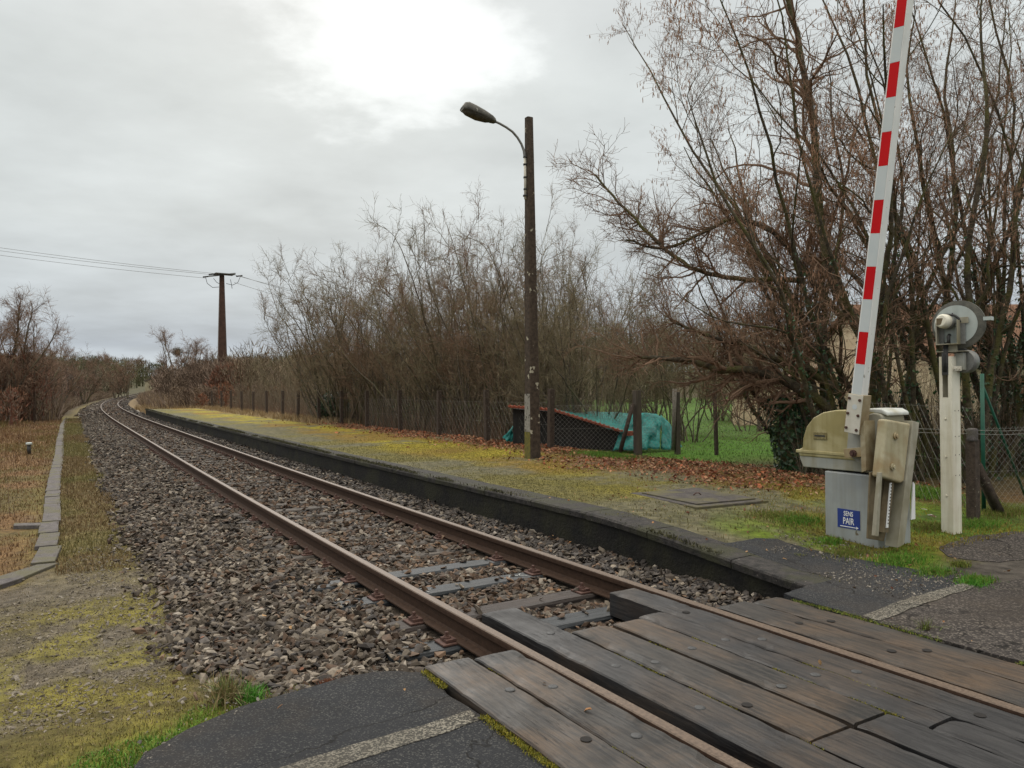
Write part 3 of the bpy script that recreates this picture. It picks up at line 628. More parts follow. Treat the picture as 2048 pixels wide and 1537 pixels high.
def slabpoly(name,label,cat,poly,th=.07,up=.03,mt=M_conc):
    b=MB(); c=Vector((sum(p[0] for p in poly)/len(poly),sum(p[1] for p in poly)/len(poly)))
    zz=float(zverge(np.array([c.x]),np.array([c.y]))[0]) if c.y<0 else float(zplat(np.array([c.x]),np.array([c.y]))[0])
    o0=W(c.x,c.y,zz+up); b.prism([tuple((W(p[0],p[1],0)-W(c.x,c.y,0)).xy) for p in poly],2,-th,0); o=b.build(name,mt,bev=.008); o.location=o0
    return tag(o,label,cat)
slabpoly('branch_slab','flat concrete slab branching left from the trough row','slab',[(14.02,-3.29),(13.78,-3.29),(13.98,-3.62),(14.22,-3.62)],up=.055)
slabpoly('branch_slab','slanting concrete slab at the near end of the trough row','slab',[(11.08,-3.07),(11.1,-3.28),(10.7,-3.6),(9.9,-4.3),(9.62,-4.1),(10.45,-3.42)],up=.05)
# marker peg
mp=G(58,905,-.28); pg_=empty('marker_peg',(mp.x,mp.y,-.33),0,'short dark marker peg with white cap standing in dry grass','marker peg')
MB().tube([(0,0,0),(0,0,.27)],[.055,.055],12).build('stem',M_dsteel,pg_); MB().tube([(0,0,.27),(0,0,.275),(0,0,.34),(0,0,.35)],[.06,.088,.085,.05],14).build('cap',M_disc,pg_)
# manhole cover
mc=empty('manhole_cover',W(7.98,3.42,0)+Vector((0,0,.168)),-HD(8)-.10,'square cracked concrete inspection cover lying in mossy grass','manhole cover')
MB().box((0,0,0),(1.02,1.28,.09)).build('frame',M_cover,mc,bev=.01); 
b=MB(); b.box((0,0,.052),(.84,1.05,.018)); b.build('lid',M_cover,mc,bev=.006)
MB().tube([(-.05,0,.062),(-.02,0,.085),(.03,0,.085),(.06,0,.062)],.007,6).build('lifting_ring',M_rust,mc)
# ================================================================ LOOSE COVER (stones, blades, leaves)
def ico(sub):
    bm=bmesh.new(); bmesh.ops.create_icosphere(bm,subdivisions=sub,radius=1); V=np.array([v.co[:] for v in bm.verts]); F=np.array([[v.index for v in f.verts] for f in bm.faces]); bm.free(); return V,F
def stonevar(sub,k):
    V0,F=ico(sub); out=[]
    for i in range(k):
        V=V0.copy()
        for _ in range(7):
            n=RNG.normal(size=3); n/=np.linalg.norm(n); d=RNG.uniform(.22,.62); p=V@n; V=V-np.maximum(p-d,0)[:,None]*n
        V=V+RNG.normal(size=V.shape)*(.02 if sub>1 else .10); V/=np.abs(V).max(0)*.5+.5*np.abs(V).max(); V*=np.array([RNG.uniform(1.1,1.5),RNG.uniform(.65,1.0),RNG.uniform(.34,.65)]); out.append(V)
    return np.array(out),F
def hullvar(k,npt=9):
    out=[]
    for i in range(k):
        bm=bmesh.new(); P=RNG.normal(size=(npt,3)); P/=np.linalg.norm(P,axis=1)[:,None]; P*=RNG.uniform(.75,1.1,(npt,1))*np.array([RNG.uniform(1.1,1.5),RNG.uniform(.7,1.0),RNG.uniform(.38,.68)])
        for p in P: bm.verts.new(p)
        bmesh.ops.convex_hull(bm,input=bm.verts); bmesh.ops.triangulate(bm,faces=bm.faces); bm.verts.index_update()
        for v in [v for v in bm.verts if not v.link_faces]: bm.verts.remove(v)
        bm.verts.index_update(); out.append((np.array([v.co[:] for v in bm.verts]),np.array([[v.index for v in f.verts] for f in bm.faces]))); bm.free()
    return out
def rotm(n,tilt=1.0):
    a=RNG.uniform(0,2*np.pi,n); b=RNG.normal(0,tilt,n); c=RNG.normal(0,tilt,n)
    z=np.zeros(n);o=np.ones(n); ca,sa,cb,sb,cc,sc=np.cos(a),np.sin(a),np.cos(b),np.sin(b),np.cos(c),np.sin(c)
    Rz=np.stack([ca,-sa,z,sa,ca,z,z,z,o],-1).reshape(n,3,3);Rx=np.stack([o,z,z,z,cb,-sb,z,sb,cb],-1).reshape(n,3,3);Ry=np.stack([cc,z,sc,z,o,z,-sc,z,cc],-1).reshape(n,3,3)
    return Rz@Rx@Ry
def scatter_stones(name,P,size,cols,sub,mt=M_stone,tilt=.55):
    hv=hullvar(22,11 if sub>1 else 8); n=len(P); var=RNG.integers(0,22,n); R_=rotm(n,tilt); Vs=[];Fs=[];Cs=[];b=0
    for j,(v,F) in enumerate(hv):
        ii=np.nonzero(var==j)[0]
        if not len(ii): continue
        V=np.einsum('nij,kj->nki',R_[ii],v)*size[ii][:,None,None]+P[ii][:,None,:]; k=len(v)
        Vs.append(V.reshape(-1,3)); Fs.append((F[None]+np.arange(len(ii))[:,None,None]*k).reshape(-1,3)+b); Cs.append(np.repeat(cols[ii],k,0)); b+=len(ii)*k
    me=npmesh(name,np.concatenate(Vs),[np.concatenate(Fs)],np.concatenate(Cs)); return link(name,me,mt)
def zballast(s,lat):
    z=-.2+0*lat; z=np.where(lat<-1.55,-.2+(-.15)*ss(-1.5,-2.4,lat),z)
    z=np.where(np.abs(lat)<.66,-.205+.02*(fn(s,lat,1.5,4,3)-.5),z)
    low=-.34+.25*ss(7.4,5.1,s); z=np.where(lat<-1.5,-.19+(low+.19)*ss(-1.5,-2.35,lat),z)
    return z+ (fn(s,lat,2.2,14,3)-.5)*.05+.02*ss(.8,1.2,lat)
def region(s0,s1,dens):
    n=int((s1-s0)*4.1*dens); s=RNG.uniform(s0,s1,n); lat=RNG.uniform(-2.55,1.72,n)
    edge=-2.2+(fn(s,lat*0,1.3,5,3)-.5)*.5-RNG.exponential(.09,n)+.35*ss(6.5,5.3,s)
    k=(lat>edge)&(np.abs(np.abs(lat)-.7525)>.075)
    # ballast stops at the deck and at the asphalt
    k&=~((s<5.22)&(np.abs(lat)<1.38)); k&=~((s<5.92)&(lat>-.63)&(lat<-.33)); k&=~((s<5.86)&(lat>.42)&(lat<.7))
    k&=~((lat<-1.3)&(s<5.42-.25*np.maximum(0,-2.1-lat)))
    k&=~((s<5.35)&(lat>1.3))
    return s[k],lat[k]
def on_sleeper(s,lat,sp):
    d=np.abs(s[:,None]-sp[None]).min(1); return (d<.125)&(np.abs(lat)<1.28)
SP=np.array(sorted([round(_tr,3) for _tr in [5.30,5.93,6.47,7.22,7.90]]+[0]))
allsl=[o for o in COL.objects if o.name.startswith('sleeper')]
def s_of(o):
    p=o.location; i=np.argmin((_X-p.x)**2+(_Y-p.y)**2); return _S[i]+(p.x-_X[i])*math.sin(_H[i])+(p.y-_Y[i])*math.cos(_H[i])
SP=np.array(sorted(s_of(o) for o in allsl))
def stonecols(n,s,lat):
    a=RNG.random(n)[:,None]; a=a**2.0; base=np.array([.055,.044,.035])*(1-a)+np.array([.26,.23,.19])*a
    rusty=np.array([.062,.041,.029])*(1-a)+np.array([.19,.128,.086])*a
    dark=np.array([.035,.031,.030])*(1-a)+np.array([.11,.098,.09])*a
    k=RNG.random(n); inner=ss(1.5,.5,np.abs(lat))
    base=np.where((k<.18+.45*inner)[:,None],rusty,base); k2=RNG.random(n)
    base=np.where((k2<.18+.5*ss(.9,1.1,lat))[:,None],dark,base)
    pale=RNG.random(n)<.025; base[pale]=np.array([.30,.275,.24])
    return base*np.array([.98,.93,.88])*(.92-.14*ss(8,22,s))[:,None]
for (s0,s1,dens,sz,sub) in ((5.1,11,980,.0305,2),(11,20,560,.034,1),(20,62,210,.042,1),(62,150,26,.11,1)):
    s,lat=region(s0,s1,dens); z=zballast(s,lat)+RNG.uniform(-.02,.022,len(s))
    os_=on_sleeper(s,lat,SP)
    # stones lie over many of the sleepers, fewer on the first bare ones
    prob=np.where(s<8.3,.035,np.where(s<13,.22,.45))+.55*ss(.95,1.15,np.abs(lat))*1.; keep=~os_|(RNG.random(len(s))<prob)
    z=np.where(os_,-.168+RNG.uniform(0,.012,len(s)),z)
    foot=np.abs(np.abs(lat)-.7525)<.13; keep&=~(foot&(RNG.random(len(s))<.75))
    s,lat,z=s[keep],lat[keep],z[keep]; n=len(s)
    size=np.clip(RNG.lognormal(0,.28,n),.55,1.9)*sz
    P=W(s,lat,z,True); o=scatter_stones('ballast',P,size,stonecols(n,s,lat),sub,tilt=.42); tag(o,kind='stuff')
# pebbles of the left verge
n=34000; s=RNG.uniform(4.6,12,n); lat=-RNG.uniform(2.0,5.2,n); k=(fn(s,lat,.8,21,5)+RNG.normal(0,.06,n)<.52)|(RNG.random(n)<.12); k&=(s-5.35+.3*(lat+2))>0; k&=~((lat<-3.0)&(s>9.6)); s,lat=s[k],lat[k]; n=len(s)
P=W(s,lat,zverge(s,lat)+.002,True); a=RNG.random(n)[:,None]; o=scatter_stones('gravel',P,np.clip(RNG.lognormal(0,.5,n),.35,4)*.0062,np.array([.085,.068,.048])*(1-a)+np.array([.24,.205,.16])*a,1); tag(o,kind='stuff')
n=2600; s=RNG.uniform(4.4,6.2,n); lat=RNG.uniform(2.0,3.1,n); P=W(s,lat,zplat(s,lat)+.010,True); k=(fn(s,lat,1.6,91,3)>.47); P=P[k]; n=len(P); a=RNG.random(n)[:,None]
o=scatter_stones('gravel',P,np.clip(RNG.lognormal(0,.4,n),.4,2.5)*.0058,np.array([.07,.06,.05])*(1-a)+np.array([.28,.25,.21])*a,1); tag(o,kind='stuff')
# ---------------- blades
def blades(name,P,h,w,col,lean=.35,curve=.5,kind='stuff',parent=None,mt=None,loc=None):
    n=len(P); a=RNG.uniform(0,2*np.pi,n); ln=np.abs(RNG.normal(0,lean,n)); d=np.stack([np.cos(a)*ln,np.sin(a)*ln,np.ones(n)],-1); d/=np.linalg.norm(d,axis=1)[:,None]
    b=RNG.uniform(0,2*np.pi,n); sd=np.stack([np.cos(b),np.sin(b),np.zeros(n)],-1)*(w*.5)[:,None]
    m=P+d*(h*.55)[:,None]; tip=P+d*h[:,None]+np.stack([np.cos(a),np.sin(a),-np.ones(n)*.5],-1)*(h*curve*ln)[:,None]
    V=np.stack([P-sd,P+sd,m+sd*.7,m-sd*.7,tip],1).reshape(-1,3); i=np.arange(n)*5
    F4=np.stack([i,i+1,i+2,i+3],-1); F3=np.stack([i+3,i+2,i+4],-1)
    o=link(name,npmesh(name,V,[F4,F3],np.repeat(col,5,0)),mt or M_blade,parent)
    if kind: o['kind']=kind
    return o
def pal(n,*cs,j=.25):
    cs=np.array(cs); i=RNG.integers(0,len(cs),n); return cs[i]*(1+RNG.uniform(-j,j,n))[:,None]
def field(n,s0,s1,l0,l1,zf,keep=None):
    s=RNG.uniform(s0,s1,n); lat=RNG.uniform(l0,l1,n)
    if keep is not None:
        k=keep(s,lat); s,lat=s[k],lat[k]
    return s,lat,W(s,lat,zf(s,lat)-.003,True)
def ROADX(s): return -np.interp(s,ROADL[::-1,0][:-2],ROADL[::-1,1][:-2])-.0*s if False else np.interp(s,[2.2,3.5,4.3,4.72,4.95,5.1,5.22,5.36,6],[4.5,3.3,3.0,2.88,2.78,2.6,2.35,1.5,1.3])
# verge moss and short grass, left
s,lat,P=field(170000,3.2,12,-5.5,-1.9,zverge,lambda s,l:(RNG.random(len(s))<(.35+.65*ss(.34,.56,fn(s,l,.8,21,5))))&(droad(s,l)>.02)&((s>5.25)|(l<-2.6))&(l<-2.2+(fn(s,l*0,1.3,5,3)-.5)*.5+.9*ss(6.2,5.3,s))&~((np.abs(l+3.27)<.24)&(s>11)))
n=len(s); near=ss(.7,.1,droad(s,lat))
colr=mixc(pal(n,(.14,.115,.045),(.19,.15,.06),(.11,.10,.035),(.12,.085,.045),(.20,.15,.085)),pal(n,(.15,.16,.03),(.19,.17,.035),(.10,.15,.02),(.19,.14,.05)),near*.9)
blades('grass',P,RNG.uniform(.006,.02,n)*(1+1.2*near),RNG.uniform(.003,.006,n),colr,.7)
# rougher brown and olive grass further along the verge
s,lat,P=field(60000,10.5,60,-3.1,-2.1,zverge,lambda s,l:(RNG.random(len(s))<np.clip(14/(s+2),.1,1))&(l<-2.35+(fn(s,l*0,1.3,5,3)-.5)*.5)); n=len(s)
blades('grass',P,RNG.uniform(.015,.06,n)*(1+s/25),RNG.uniform(.004,.007,n)*(1+s/16),mixc(pal(n,(.17,.12,.055),(.13,.085,.04),(.20,.14,.07)),pal(n,(.14,.125,.045),(.16,.135,.05)),ss(.42,.6,fn(s,lat,.8,21,5))),.6)
# grit and crumbs along the asphalt edges
n=9000; s=RNG.uniform(3,5.6,n); lat=-RNG.uniform(1.4,4,n); dd=droad(s,lat); k=RNG.random(n)<np.exp(-dd/.05)*.6; s,lat=s[k],lat[k]; n=len(s); P=W(s,lat,-.03,True); P[:,2]+=np.where(zverge(s,lat)>-.03,.01,0)
a=RNG.random(n)[:,None]; o=scatter_stones('gravel',P,np.clip(RNG.lognormal(0,.4,n),.4,2.5)*.0055,np.array([.05,.045,.04])*(1-a)+np.array([.22,.20,.17])*a,1); tag(o,kind='stuff')
# bright green edge beside the left asphalt
s,lat,P=field(60000,3.0,6.0,-4.4,-1.6,zverge,lambda s,l:((s>5.25)|(l<-2.6)|((s>4.9)&(l<-2.5)))&(droad(s,l)>.01)&((l<-ROADX(s)))&(droad(s,l)<.30+.5*(fn(s,l,3,2,3)-.5))&(RNG.random(len(s))<.25+.75*ss(-2.0,-2.6,l)))
n=len(s); blades('grass',P,RNG.uniform(.012,.04,n),RNG.uniform(.003,.007,n),mixc(pal(n,(.17,.20,.02),(.22,.20,.025)),pal(n,(.05,.16,.012),(.09,.22,.02),(.12,.21,.03)),ss(-2.1,-2.7,lat)),.6)
# dry grass of the left land
s,lat,P=field(230000,9.6,60,-15,-3.3,zverge,lambda s,l:(l>-4.6-.10*s)&(RNG.random(len(s))<np.clip(16/(s+4),0.15,1))&((s-9.9+ (l+4.2)*-.9)>0)&(np.hypot(s-13.7,(l+3.6)*.4)>.3))
n=len(s); hn=fn(s,lat,.35,8,3); blades('grass',P,RNG.uniform(.02,.08,n)*(1+2.6*ss(.42,.75,hn)*ss(-3.8,-5.5,lat)+1.6*ss(18,40,s)),RNG.uniform(.004,.008,n)*(1+s/16),mixc(pal(n,(.21,.125,.06),(.27,.18,.095),(.15,.080,.038),(.12,.07,.04)),pal(n,(.15,.12,.04),(.17,.10,.04)),ss(.45,.6,fn(s,lat,.8,21,5))),.55)
# tall thin dead stalks
s,lat,P=field(420,10,40,-9,-2.7,zverge,lambda s,l:(l<-3.55)|((l>-3.0)&(RNG.random(len(s))<.5))); n=len(s)
blades('dead_stalks',P,RNG.uniform(.3,.8,n),RNG.uniform(.006,.009,n),pal(n,(.12,.075,.05),(.09,.055,.035)),.12,.1)
# pale grass beyond platform end and along the far fence
s,lat,P=field(26000,30,80,1.9,9,lambda s,l:np.where(s<61,zplat(s,l),zverge(s,l)),lambda s,l:((l>5.0)&(s<61))|(s>60)); n=len(s)
blades('grass',P,RNG.uniform(.08,.32,n)*(1+.8*ss(60,66,s)),RNG.uniform(.012,.03,n),pal(n,(.27,.19,.10),(.34,.26,.15),(.20,.13,.06)),.35)
# platform moss tufts
s,lat,P=field(190000,5.2,26,2.10,6.6,zplat,lambda s,l:(RNG.random(len(s))<ss(26,8,s))&(RNG.random(len(s))<(.25+.75*ss(.35,.6,fn(s,l,.8,61,5))))&~((np.abs(s-7.98)<.66)&(np.abs(l-3.42)<.53))&~((s<6.25)&(l<2.66))&~((s<5.5)&(l<2.9))); n=len(s)
band=ss(2.9,3.7,lat)*ss(5.9,5.0,lat)
blades('grass',P,RNG.uniform(.006,.026,n)*(1+.8*(s<8)),RNG.uniform(.003,.007,n)*(1+s/14),mixc(pal(n,(.13,.115,.04),(.17,.15,.05),(.10,.08,.03)),pal(n,(.26,.21,.025),(.19,.16,.02),(.20,.12,.03),(.14,.14,.02)),band),.7)
# fresh green patches on the right verge
def patch(cx,cy,r,n,h,cols,zf=zplat,ry=None,off=0):
    a=RNG.uniform(0,2*np.pi,n); q=np.abs(RNG.normal(0,.55,n)); s=cx+np.cos(a)*q*r; l=cy+np.sin(a)*q*(ry or r)
    P=W(s,l,zf(s,l)+off,True); return blades('grass',P,RNG.uniform(.5,1.1,n)*h,RNG.uniform(.004,.008,n),pal(n,*cols),.55)
GR=((.05,.17,.012),(.09,.22,.02),(.13,.22,.03),(.16,.17,.04)); GM=((.10,.15,.02),(.15,.17,.03),(.18,.15,.05))
for (px,py,z0,r,n,h,c_,ry) in ((1210,912,.2,.9,5200,.10,GR,.45),(1850,1010,.02,.55,3800,.12,GR,.45),(1700,1115,.02,.16,1200,.05,GM,.3),(1800,1130,.0,.17,2000,.06,GR,.28),(1870,1150,.0,.12,1200,.05,GR,.22),(1950,1165,.0,.10,1500,.055,GR,.16),(1920,1135,0,.06,500,.05,GM,.1),
    (1600,1060,.04,.22,1600,.05,GR,.3),(1960,1062,0,.14,1500,.07,GR,.3),(2010,1040,0,.2,1600,.08,GM,.5),(1660,1095,.03,.10,900,.05,GR,.15),(1860,1070,0,.16,1500,.06,GM,.25),(1550,1050,.06,.35,1600,.04,GM,.4)):
    p=G(px,py,z0); i=np.argmin((_X-p.x)**2+(_Y-p.y)**2); s_=_S[i]+(p.x-_X[i])*math.sin(_H[i])+(p.y-_Y[i])*math.cos(_H[i]); l_=(p.x-_X[i])*math.cos(_H[i])-(p.y-_Y[i])*math.sin(_H[i])
    patch(s_,l_,r,n,h,c_,ry=ry)
def tuft(px,py,z0,n,h,rad,label,cols,lean=.55):
    p=G(px,py,z0); a=RNG.uniform(0,6.28,n); q=np.abs(RNG.normal(0,.5,n))*rad; P=np.stack([p.x+np.cos(a)*q,p.y+np.sin(a)*q,np.full(n,p.z-.01)],-1)
    o=blades('grass_tuft',P,RNG.uniform(.55,1.15,n)*h,RNG.uniform(.003,.006,n),pal(n,*cols),lean,.6,kind=None); return tag(o,label,'grass tuft')
tuft(452,1402,-.10,420,.16,.12,'large straw and green grass tuft between the ballast and the left asphalt',((.22,.16,.07),(.28,.22,.11),(.10,.17,.03),(.14,.12,.05)))
tuft(500,1398,-.10,260,.10,.10,'bright green grass clump at the foot of the straw-coloured tuft',((.05,.18,.015),(.09,.24,.03)))
tuft(1945,1172,.0,500,.07,.13,'bright green grass clump in the broken asphalt right of the barrier',((.05,.19,.012),(.09,.25,.03)))
tuft(1915,1136,.0,120,.06,.07,'small thin grass tuft on bare tarmac in front of the signal post',((.12,.16,.04),(.17,.17,.06)))
tuft(1935,1068,.0,300,.12,.10,'spiky grass tuft at the foot of the dark concrete fence post',((.12,.17,.04),(.18,.18,.07),(.08,.16,.03)))
tuft(1720,1112,.01,200,.05,.10,'low grass tuft against the foot of the barrier cabinet',((.10,.15,.03),(.17,.16,.06)))
tuft(655,1367,-.06,420,.035,.05,'rust-red moss clump on the edge of the left asphalt',((.14,.05,.03),(.19,.08,.04)))
tuft(1600,1115,.05,140,.05,.08,'little grass tuft growing from the platform ramp asphalt',((.13,.15,.04),(.18,.17,.05)))
tuft(1850,1262,.0,90,.10,.05,'thin weed sprouting where deck timber meets asphalt on the right',((.12,.16,.03),(.09,.07,.04)))
# winter lawn behind the garden fence
s,lat,P=field(90000,8,42,7.4,30,lambda s,l:np.where(l<13.2,zplat(s,l),zverge(s,l)),lambda s,l:(RNG.random(len(s))<np.clip(14/(s+l*.5),.1,1))&((s+(l-7)*.6)>9.6)); n=len(s)
blades('grass',P,RNG.uniform(.03,.09,n),RNG.uniform(.008,.016,n),mixc(pal(n,(.055,.13,.015),(.09,.17,.025),(.12,.17,.04)),pal(n,(.13,.13,.05),(.10,.09,.04)),ss(.5,.66,fn(s,lat,.5,51,4))),.6)
# dark moss and tufts hanging on the platform edge
s=np.concatenate([RNG.uniform(6,30,26000),RNG.uniform(30,61,9000)]); n=len(s); lat=1.725+np.abs(RNG.normal(0,.05,n)); k=fn(s,s*0+3,.9,31,4)+RNG.normal(0,.08,n)>.5; s,lat=s[k],lat[k]; n=len(s)
P=W(s,lat,.2*ss(4.3,8.0,s)-.004,True); blades('moss',P,RNG.uniform(.01,.035,n)*(1+s/30),RNG.uniform(.005,.010,n)*(1+s/20),pal(n,(.050,.048,.020),(.075,.070,.028),(.035,.034,.018)),.9)
s=RNG.uniform(5,24,9000); lat=RNG.uniform(1.76,2.1,9000); k=fn(s,lat*3,1.6,37,4)>.55; s,lat=s[k],lat[k]; n=len(s); P=W(s,lat,.2*ss(4.3,8.0,s)+.003,True); blades('moss',P,RNG.uniform(.006,.016,n),RNG.uniform(.005,.009,n),pal(n,(.10,.095,.03),(.07,.065,.028),(.14,.12,.035)),.9)
# larger loose stones strewn on the left verge
n=260; s=RNG.uniform(5.6,12,n); lat=-2.3-np.abs(RNG.normal(0,.55,n)); P=W(s,lat,zverge(s,lat)+.004,True); a=RNG.random(n)[:,None]; o=scatter_stones('gravel',P,RNG.uniform(.012,.026,n),np.array([.09,.075,.06])*(1-a)+np.array([.24,.21,.17])*a,2); tag(o,kind='stuff')
# moss in the deck joints and along its edges
def mossline(l,s0,s1,n,w=.012,h=.012,cols=((.26,.22,.02),(.17,.15,.02),(.12,.13,.02)),z=-.012):
    s=RNG.uniform(s0,s1,n); k=fn(s,s*0+l,3,12,3)>.5; s=s[k]; n=len(s); P=W(s,l+RNG.normal(0,w,n),z,True)
    o=blades('moss',P,RNG.uniform(.5,1.4,n)*h,RNG.uniform(.003,.006,n),pal(n,*cols),.6)
mossline(-1.375,3.3,5.2,4200,.016,.016,z=-.022); mossline(-.05,3.4,5,500); mossline(-.345,3.4,4.8,500,.004,.009); mossline(.22,3.4,4.9,1100); mossline(.43,3.5,5.1,900,.004,.01); mossline(1.385,2.5,5.0,3000,.018,.016,((.16,.20,.03),(.10,.15,.02),(.22,.20,.05)),z=.0); mossline(-1.067,3.4,5,300,.004,.008)
# leaf litter
def litter(name,s,lat,zf,size,cols):
    n=len(s); P=W(s,lat,zf(s,lat)+RNG.uniform(.004,.03,n),True); R_=rotm(n,.5)
    q=np.array([[-1,0,0],[-.3,.6,.18],[.55,.45,.12],[1.1,0,-.05],[.5,-.5,.15],[-.35,-.55,.2],[0,0,-.05]]); q=q[None]*np.array([1,1,1])
    q=q+RNG.normal(0,.1,(n,7,3)); V=np.einsum('nij,nkj->nki',R_,q)*(size*.5)[:,None,None]+P[:,None]
    i=np.arange(n)[:,None]*7; F=np.concatenate([np.stack([i[:,0]+6,i[:,0]+a,i[:,0]+(a+1)%6],-1) for a in range(6)])
    o=link(name,npmesh(name,V.reshape(-1,3),[F],np.repeat(cols,7,0)),M_blade); o['kind']='stuff'; return o
s=RNG.uniform(7.0,34,60000); lat=RNG.uniform(3.6,8.4,60000); n1=fn(s,lat,.8,61,5)
pr=np.maximum(ss(4.6,6.0,lat+(n1-.5)*1.4)*ss(8.2,7.2,lat),ss(3.6,4.9,lat+(n1-.5)*1.6)*ss(14.5,12,s)*ss(7.0,8.4,s))*ss(38,20,s)*.55; k=RNG.random(len(s))<pr*ss(40,10,s)+.004
s,lat=s[k],lat[k]; n=len(s); litter('fallen_leaves',s,lat,zplat,RNG.lognormal(-3.35,.3,n)*(1+s/40),pal(n,(.30,.10,.045),(.20,.070,.035),(.33,.17,.09),(.14,.06,.035),(.24,.15,.085),j=.4))
s=RNG.uniform(3.2,9,420); lat=np.where(RNG.random(420)<.35,RNG.uniform(-2.6,-.9,420),RNG.uniform(-.6,4,420)); k=(lat<1.7)|(s>4.5); k&=(lat<1.7)|(RNG.random(420)<.9)
k&=~((lat<1.5)&(RNG.random(420)<.86)); s,lat=s[k],lat[k]; n=len(s)
litter('fallen_leaves',s,lat,lambda s,l: np.where(l>1.9,zplat(s,l),np.where(s<5.1,.0,-.17)),RNG.uniform(.02,.045,n),pal(n,(.24,.12,.05),(.18,.08,.05),(.28,.17,.08),j=.3))
# ================================================================ OBJECTS
# ---------------- lamp pole
h0=HD(5.5)
lp=empty('street_lamp',W(13.4,4.52,.18),-HD(13.4),'tall dark square concrete lamp pole with curved arm and lamp head over the platform','street lamp')
def taper_face(z0,z1):  # half widths of the tapering shaft
    f=lambda z:.115-.052*z/6.4
    return f(z0),f(z1)
def shaftseg(name,z0,z1,mt,parent):
    b=MB(); n=max(1,int((z1-z0)/.35)); vs=[];fs=[]; zs=[z0+(z1-z0)*i/n for i in range(n+1)]
    for z in zs:
        w=.115-.052*z/6.4; c=.018; p=[(-w+c,-w),(w-c,-w),(w,-w+c),(w,w-c),(w-c,w),(-w+c,w),(-w,w-c),(-w,-w+c)]
        vs+=[(x+random.uniform(-.001,.001),y,z) for x,y in p]
    fs=[(i*8+k,i*8+(k+1)%8,(i+1)*8+(k+1)%8,(i+1)*8+k) for i in range(n) for k in range(8)]+[tuple(range(8)),tuple(range(n*8,n*8+8))]
    b.add(vs,fs); return b.build(name,mt,parent)
shaftseg('pole',-.3,6.36,M_pole,lp)
# bare and mossy lower parts of the face towards the rails, thin shells standing proud of the shaft
def faceplate(name,z0,z1,mt):
    b=MB(); w0=.115-.052*z0/6.4; w1=.115-.052*z1/6.4; t=.004
    n=14; vs=[]
    for i in range(n+1):
        z=z0+(z1-z0)*i/n; w=w0+(w1-w0)*i/n; j=0
        vs+=[(-w-t,-w+.016,z),(-w-t,w-.016,z),(-w+.01,-w+.016,z),(-w+.01,w-.016,z)]
    fs=[(i*4,i*4+1,i*4+5,i*4+4) for i in range(n)]+[(i*4+1,i*4+3,i*4+7,i*4+5) for i in range(n)]+[(i*4+2,i*4,i*4+4,i*4+6) for i in range(n)]
    b.add(vs,fs); b.build(name,mt,lp)
faceplate('bare_patch',.52,1.22,M_polegrey); faceplate('moss_patch',0,.515,M_polemoss)
b=MB(); w=.115-.052*5.9/6.4
b.tube([(-w-.03,0,4.83),(-w-.03,0,5.60)],.024,12); b.build('conduit',M_brk,lp)
for z in (4.88,5.0,5.22,5.46,5.60):
    MB().tube([(-w-.03,0,z),(-w-.03,0,z+.03)],.034 if z not in (4.88,) else .045,12).build('clamp',M_dsteel,lp)
pts=[(-w-.03,0,5.40)]+[(-w-.03-(1043-x)/112/.86,0,5.64+(295-y)/112) for x,y in ((1043,300),(1041,285),(1036,272),(1028,260),(1018,250),(1005,243),(992,238),(981,235))]
b=MB(); b.tube(pts,[.024]*3+[.022]*(len(pts)-3),12); b.build('arm',M_steel,lp)
end=Vector(pts[-1]); dr=(Vector(pts[-1])-Vector(pts[-2])).normalized()
lh=empty('lamp_head',(0,0,0)); 
dirv=Vector((-.96,0,.17)).normalized(); rot=dirv.to_track_quat('X','Z')
def lampshape(secs,name,mt,parent,n=16):
    b=MB(); vs=[]
    for (x,w_,zt,zb) in secs:
        for k in range(n):
            a=2*math.pi*k/n; y=math.cos(a)*w_; z=math.sin(a); z=z*zt if z>0 else z*(-zb)
            vs.append(end+rot@Vector((x,y,z)))
    m=len(secs); fs=[(i*n+k,i*n+(k+1)%n,(i+1)*n+(k+1)%n,(i+1)*n+k) for i in range(m-1) for k in range(n)]
    b.add(vs,fs,True); b.f+=[tuple(range(n)),tuple(range((m-1)*n,m*n))]; b.sm+=[False,False]; return b.build(name,mt,parent)
bpy.data.objects.remove(lh)
hs=lampshape([(-.03,.03,.03,-.03),(.0,.055,.06,-.05),(.06,.085,.085,-.055),(.22,.115,.12,-.055),(.42,.125,.15,-.055),(.56,.12,.16,-.05),(.62,.105,.13,-.05),(.66,.085,.04,-.04)],'lamp_head',M_lampbody,lp)
lampshape([(.06,.05,-.03,-.05),(.16,.09,-.03,-.085),(.36,.108,-.03,-.11),(.56,.10,-.03,-.09),(.63,.07,-.03,-.055)],'lens',mat('dirty_lens',(.035,.032,.026),(.08,.074,.06),scale=16,rough=.4,bump=.1),hs)
for k,z in enumerate((5.55,5.55-.62*2)):
    b=MB(); w_=.115-.052*z/6.4; b.tube([(w_-.01,0.02,z),(w_+.045,0.02,z)],.009,8); b.build('step_bolt',M_rust,lp)
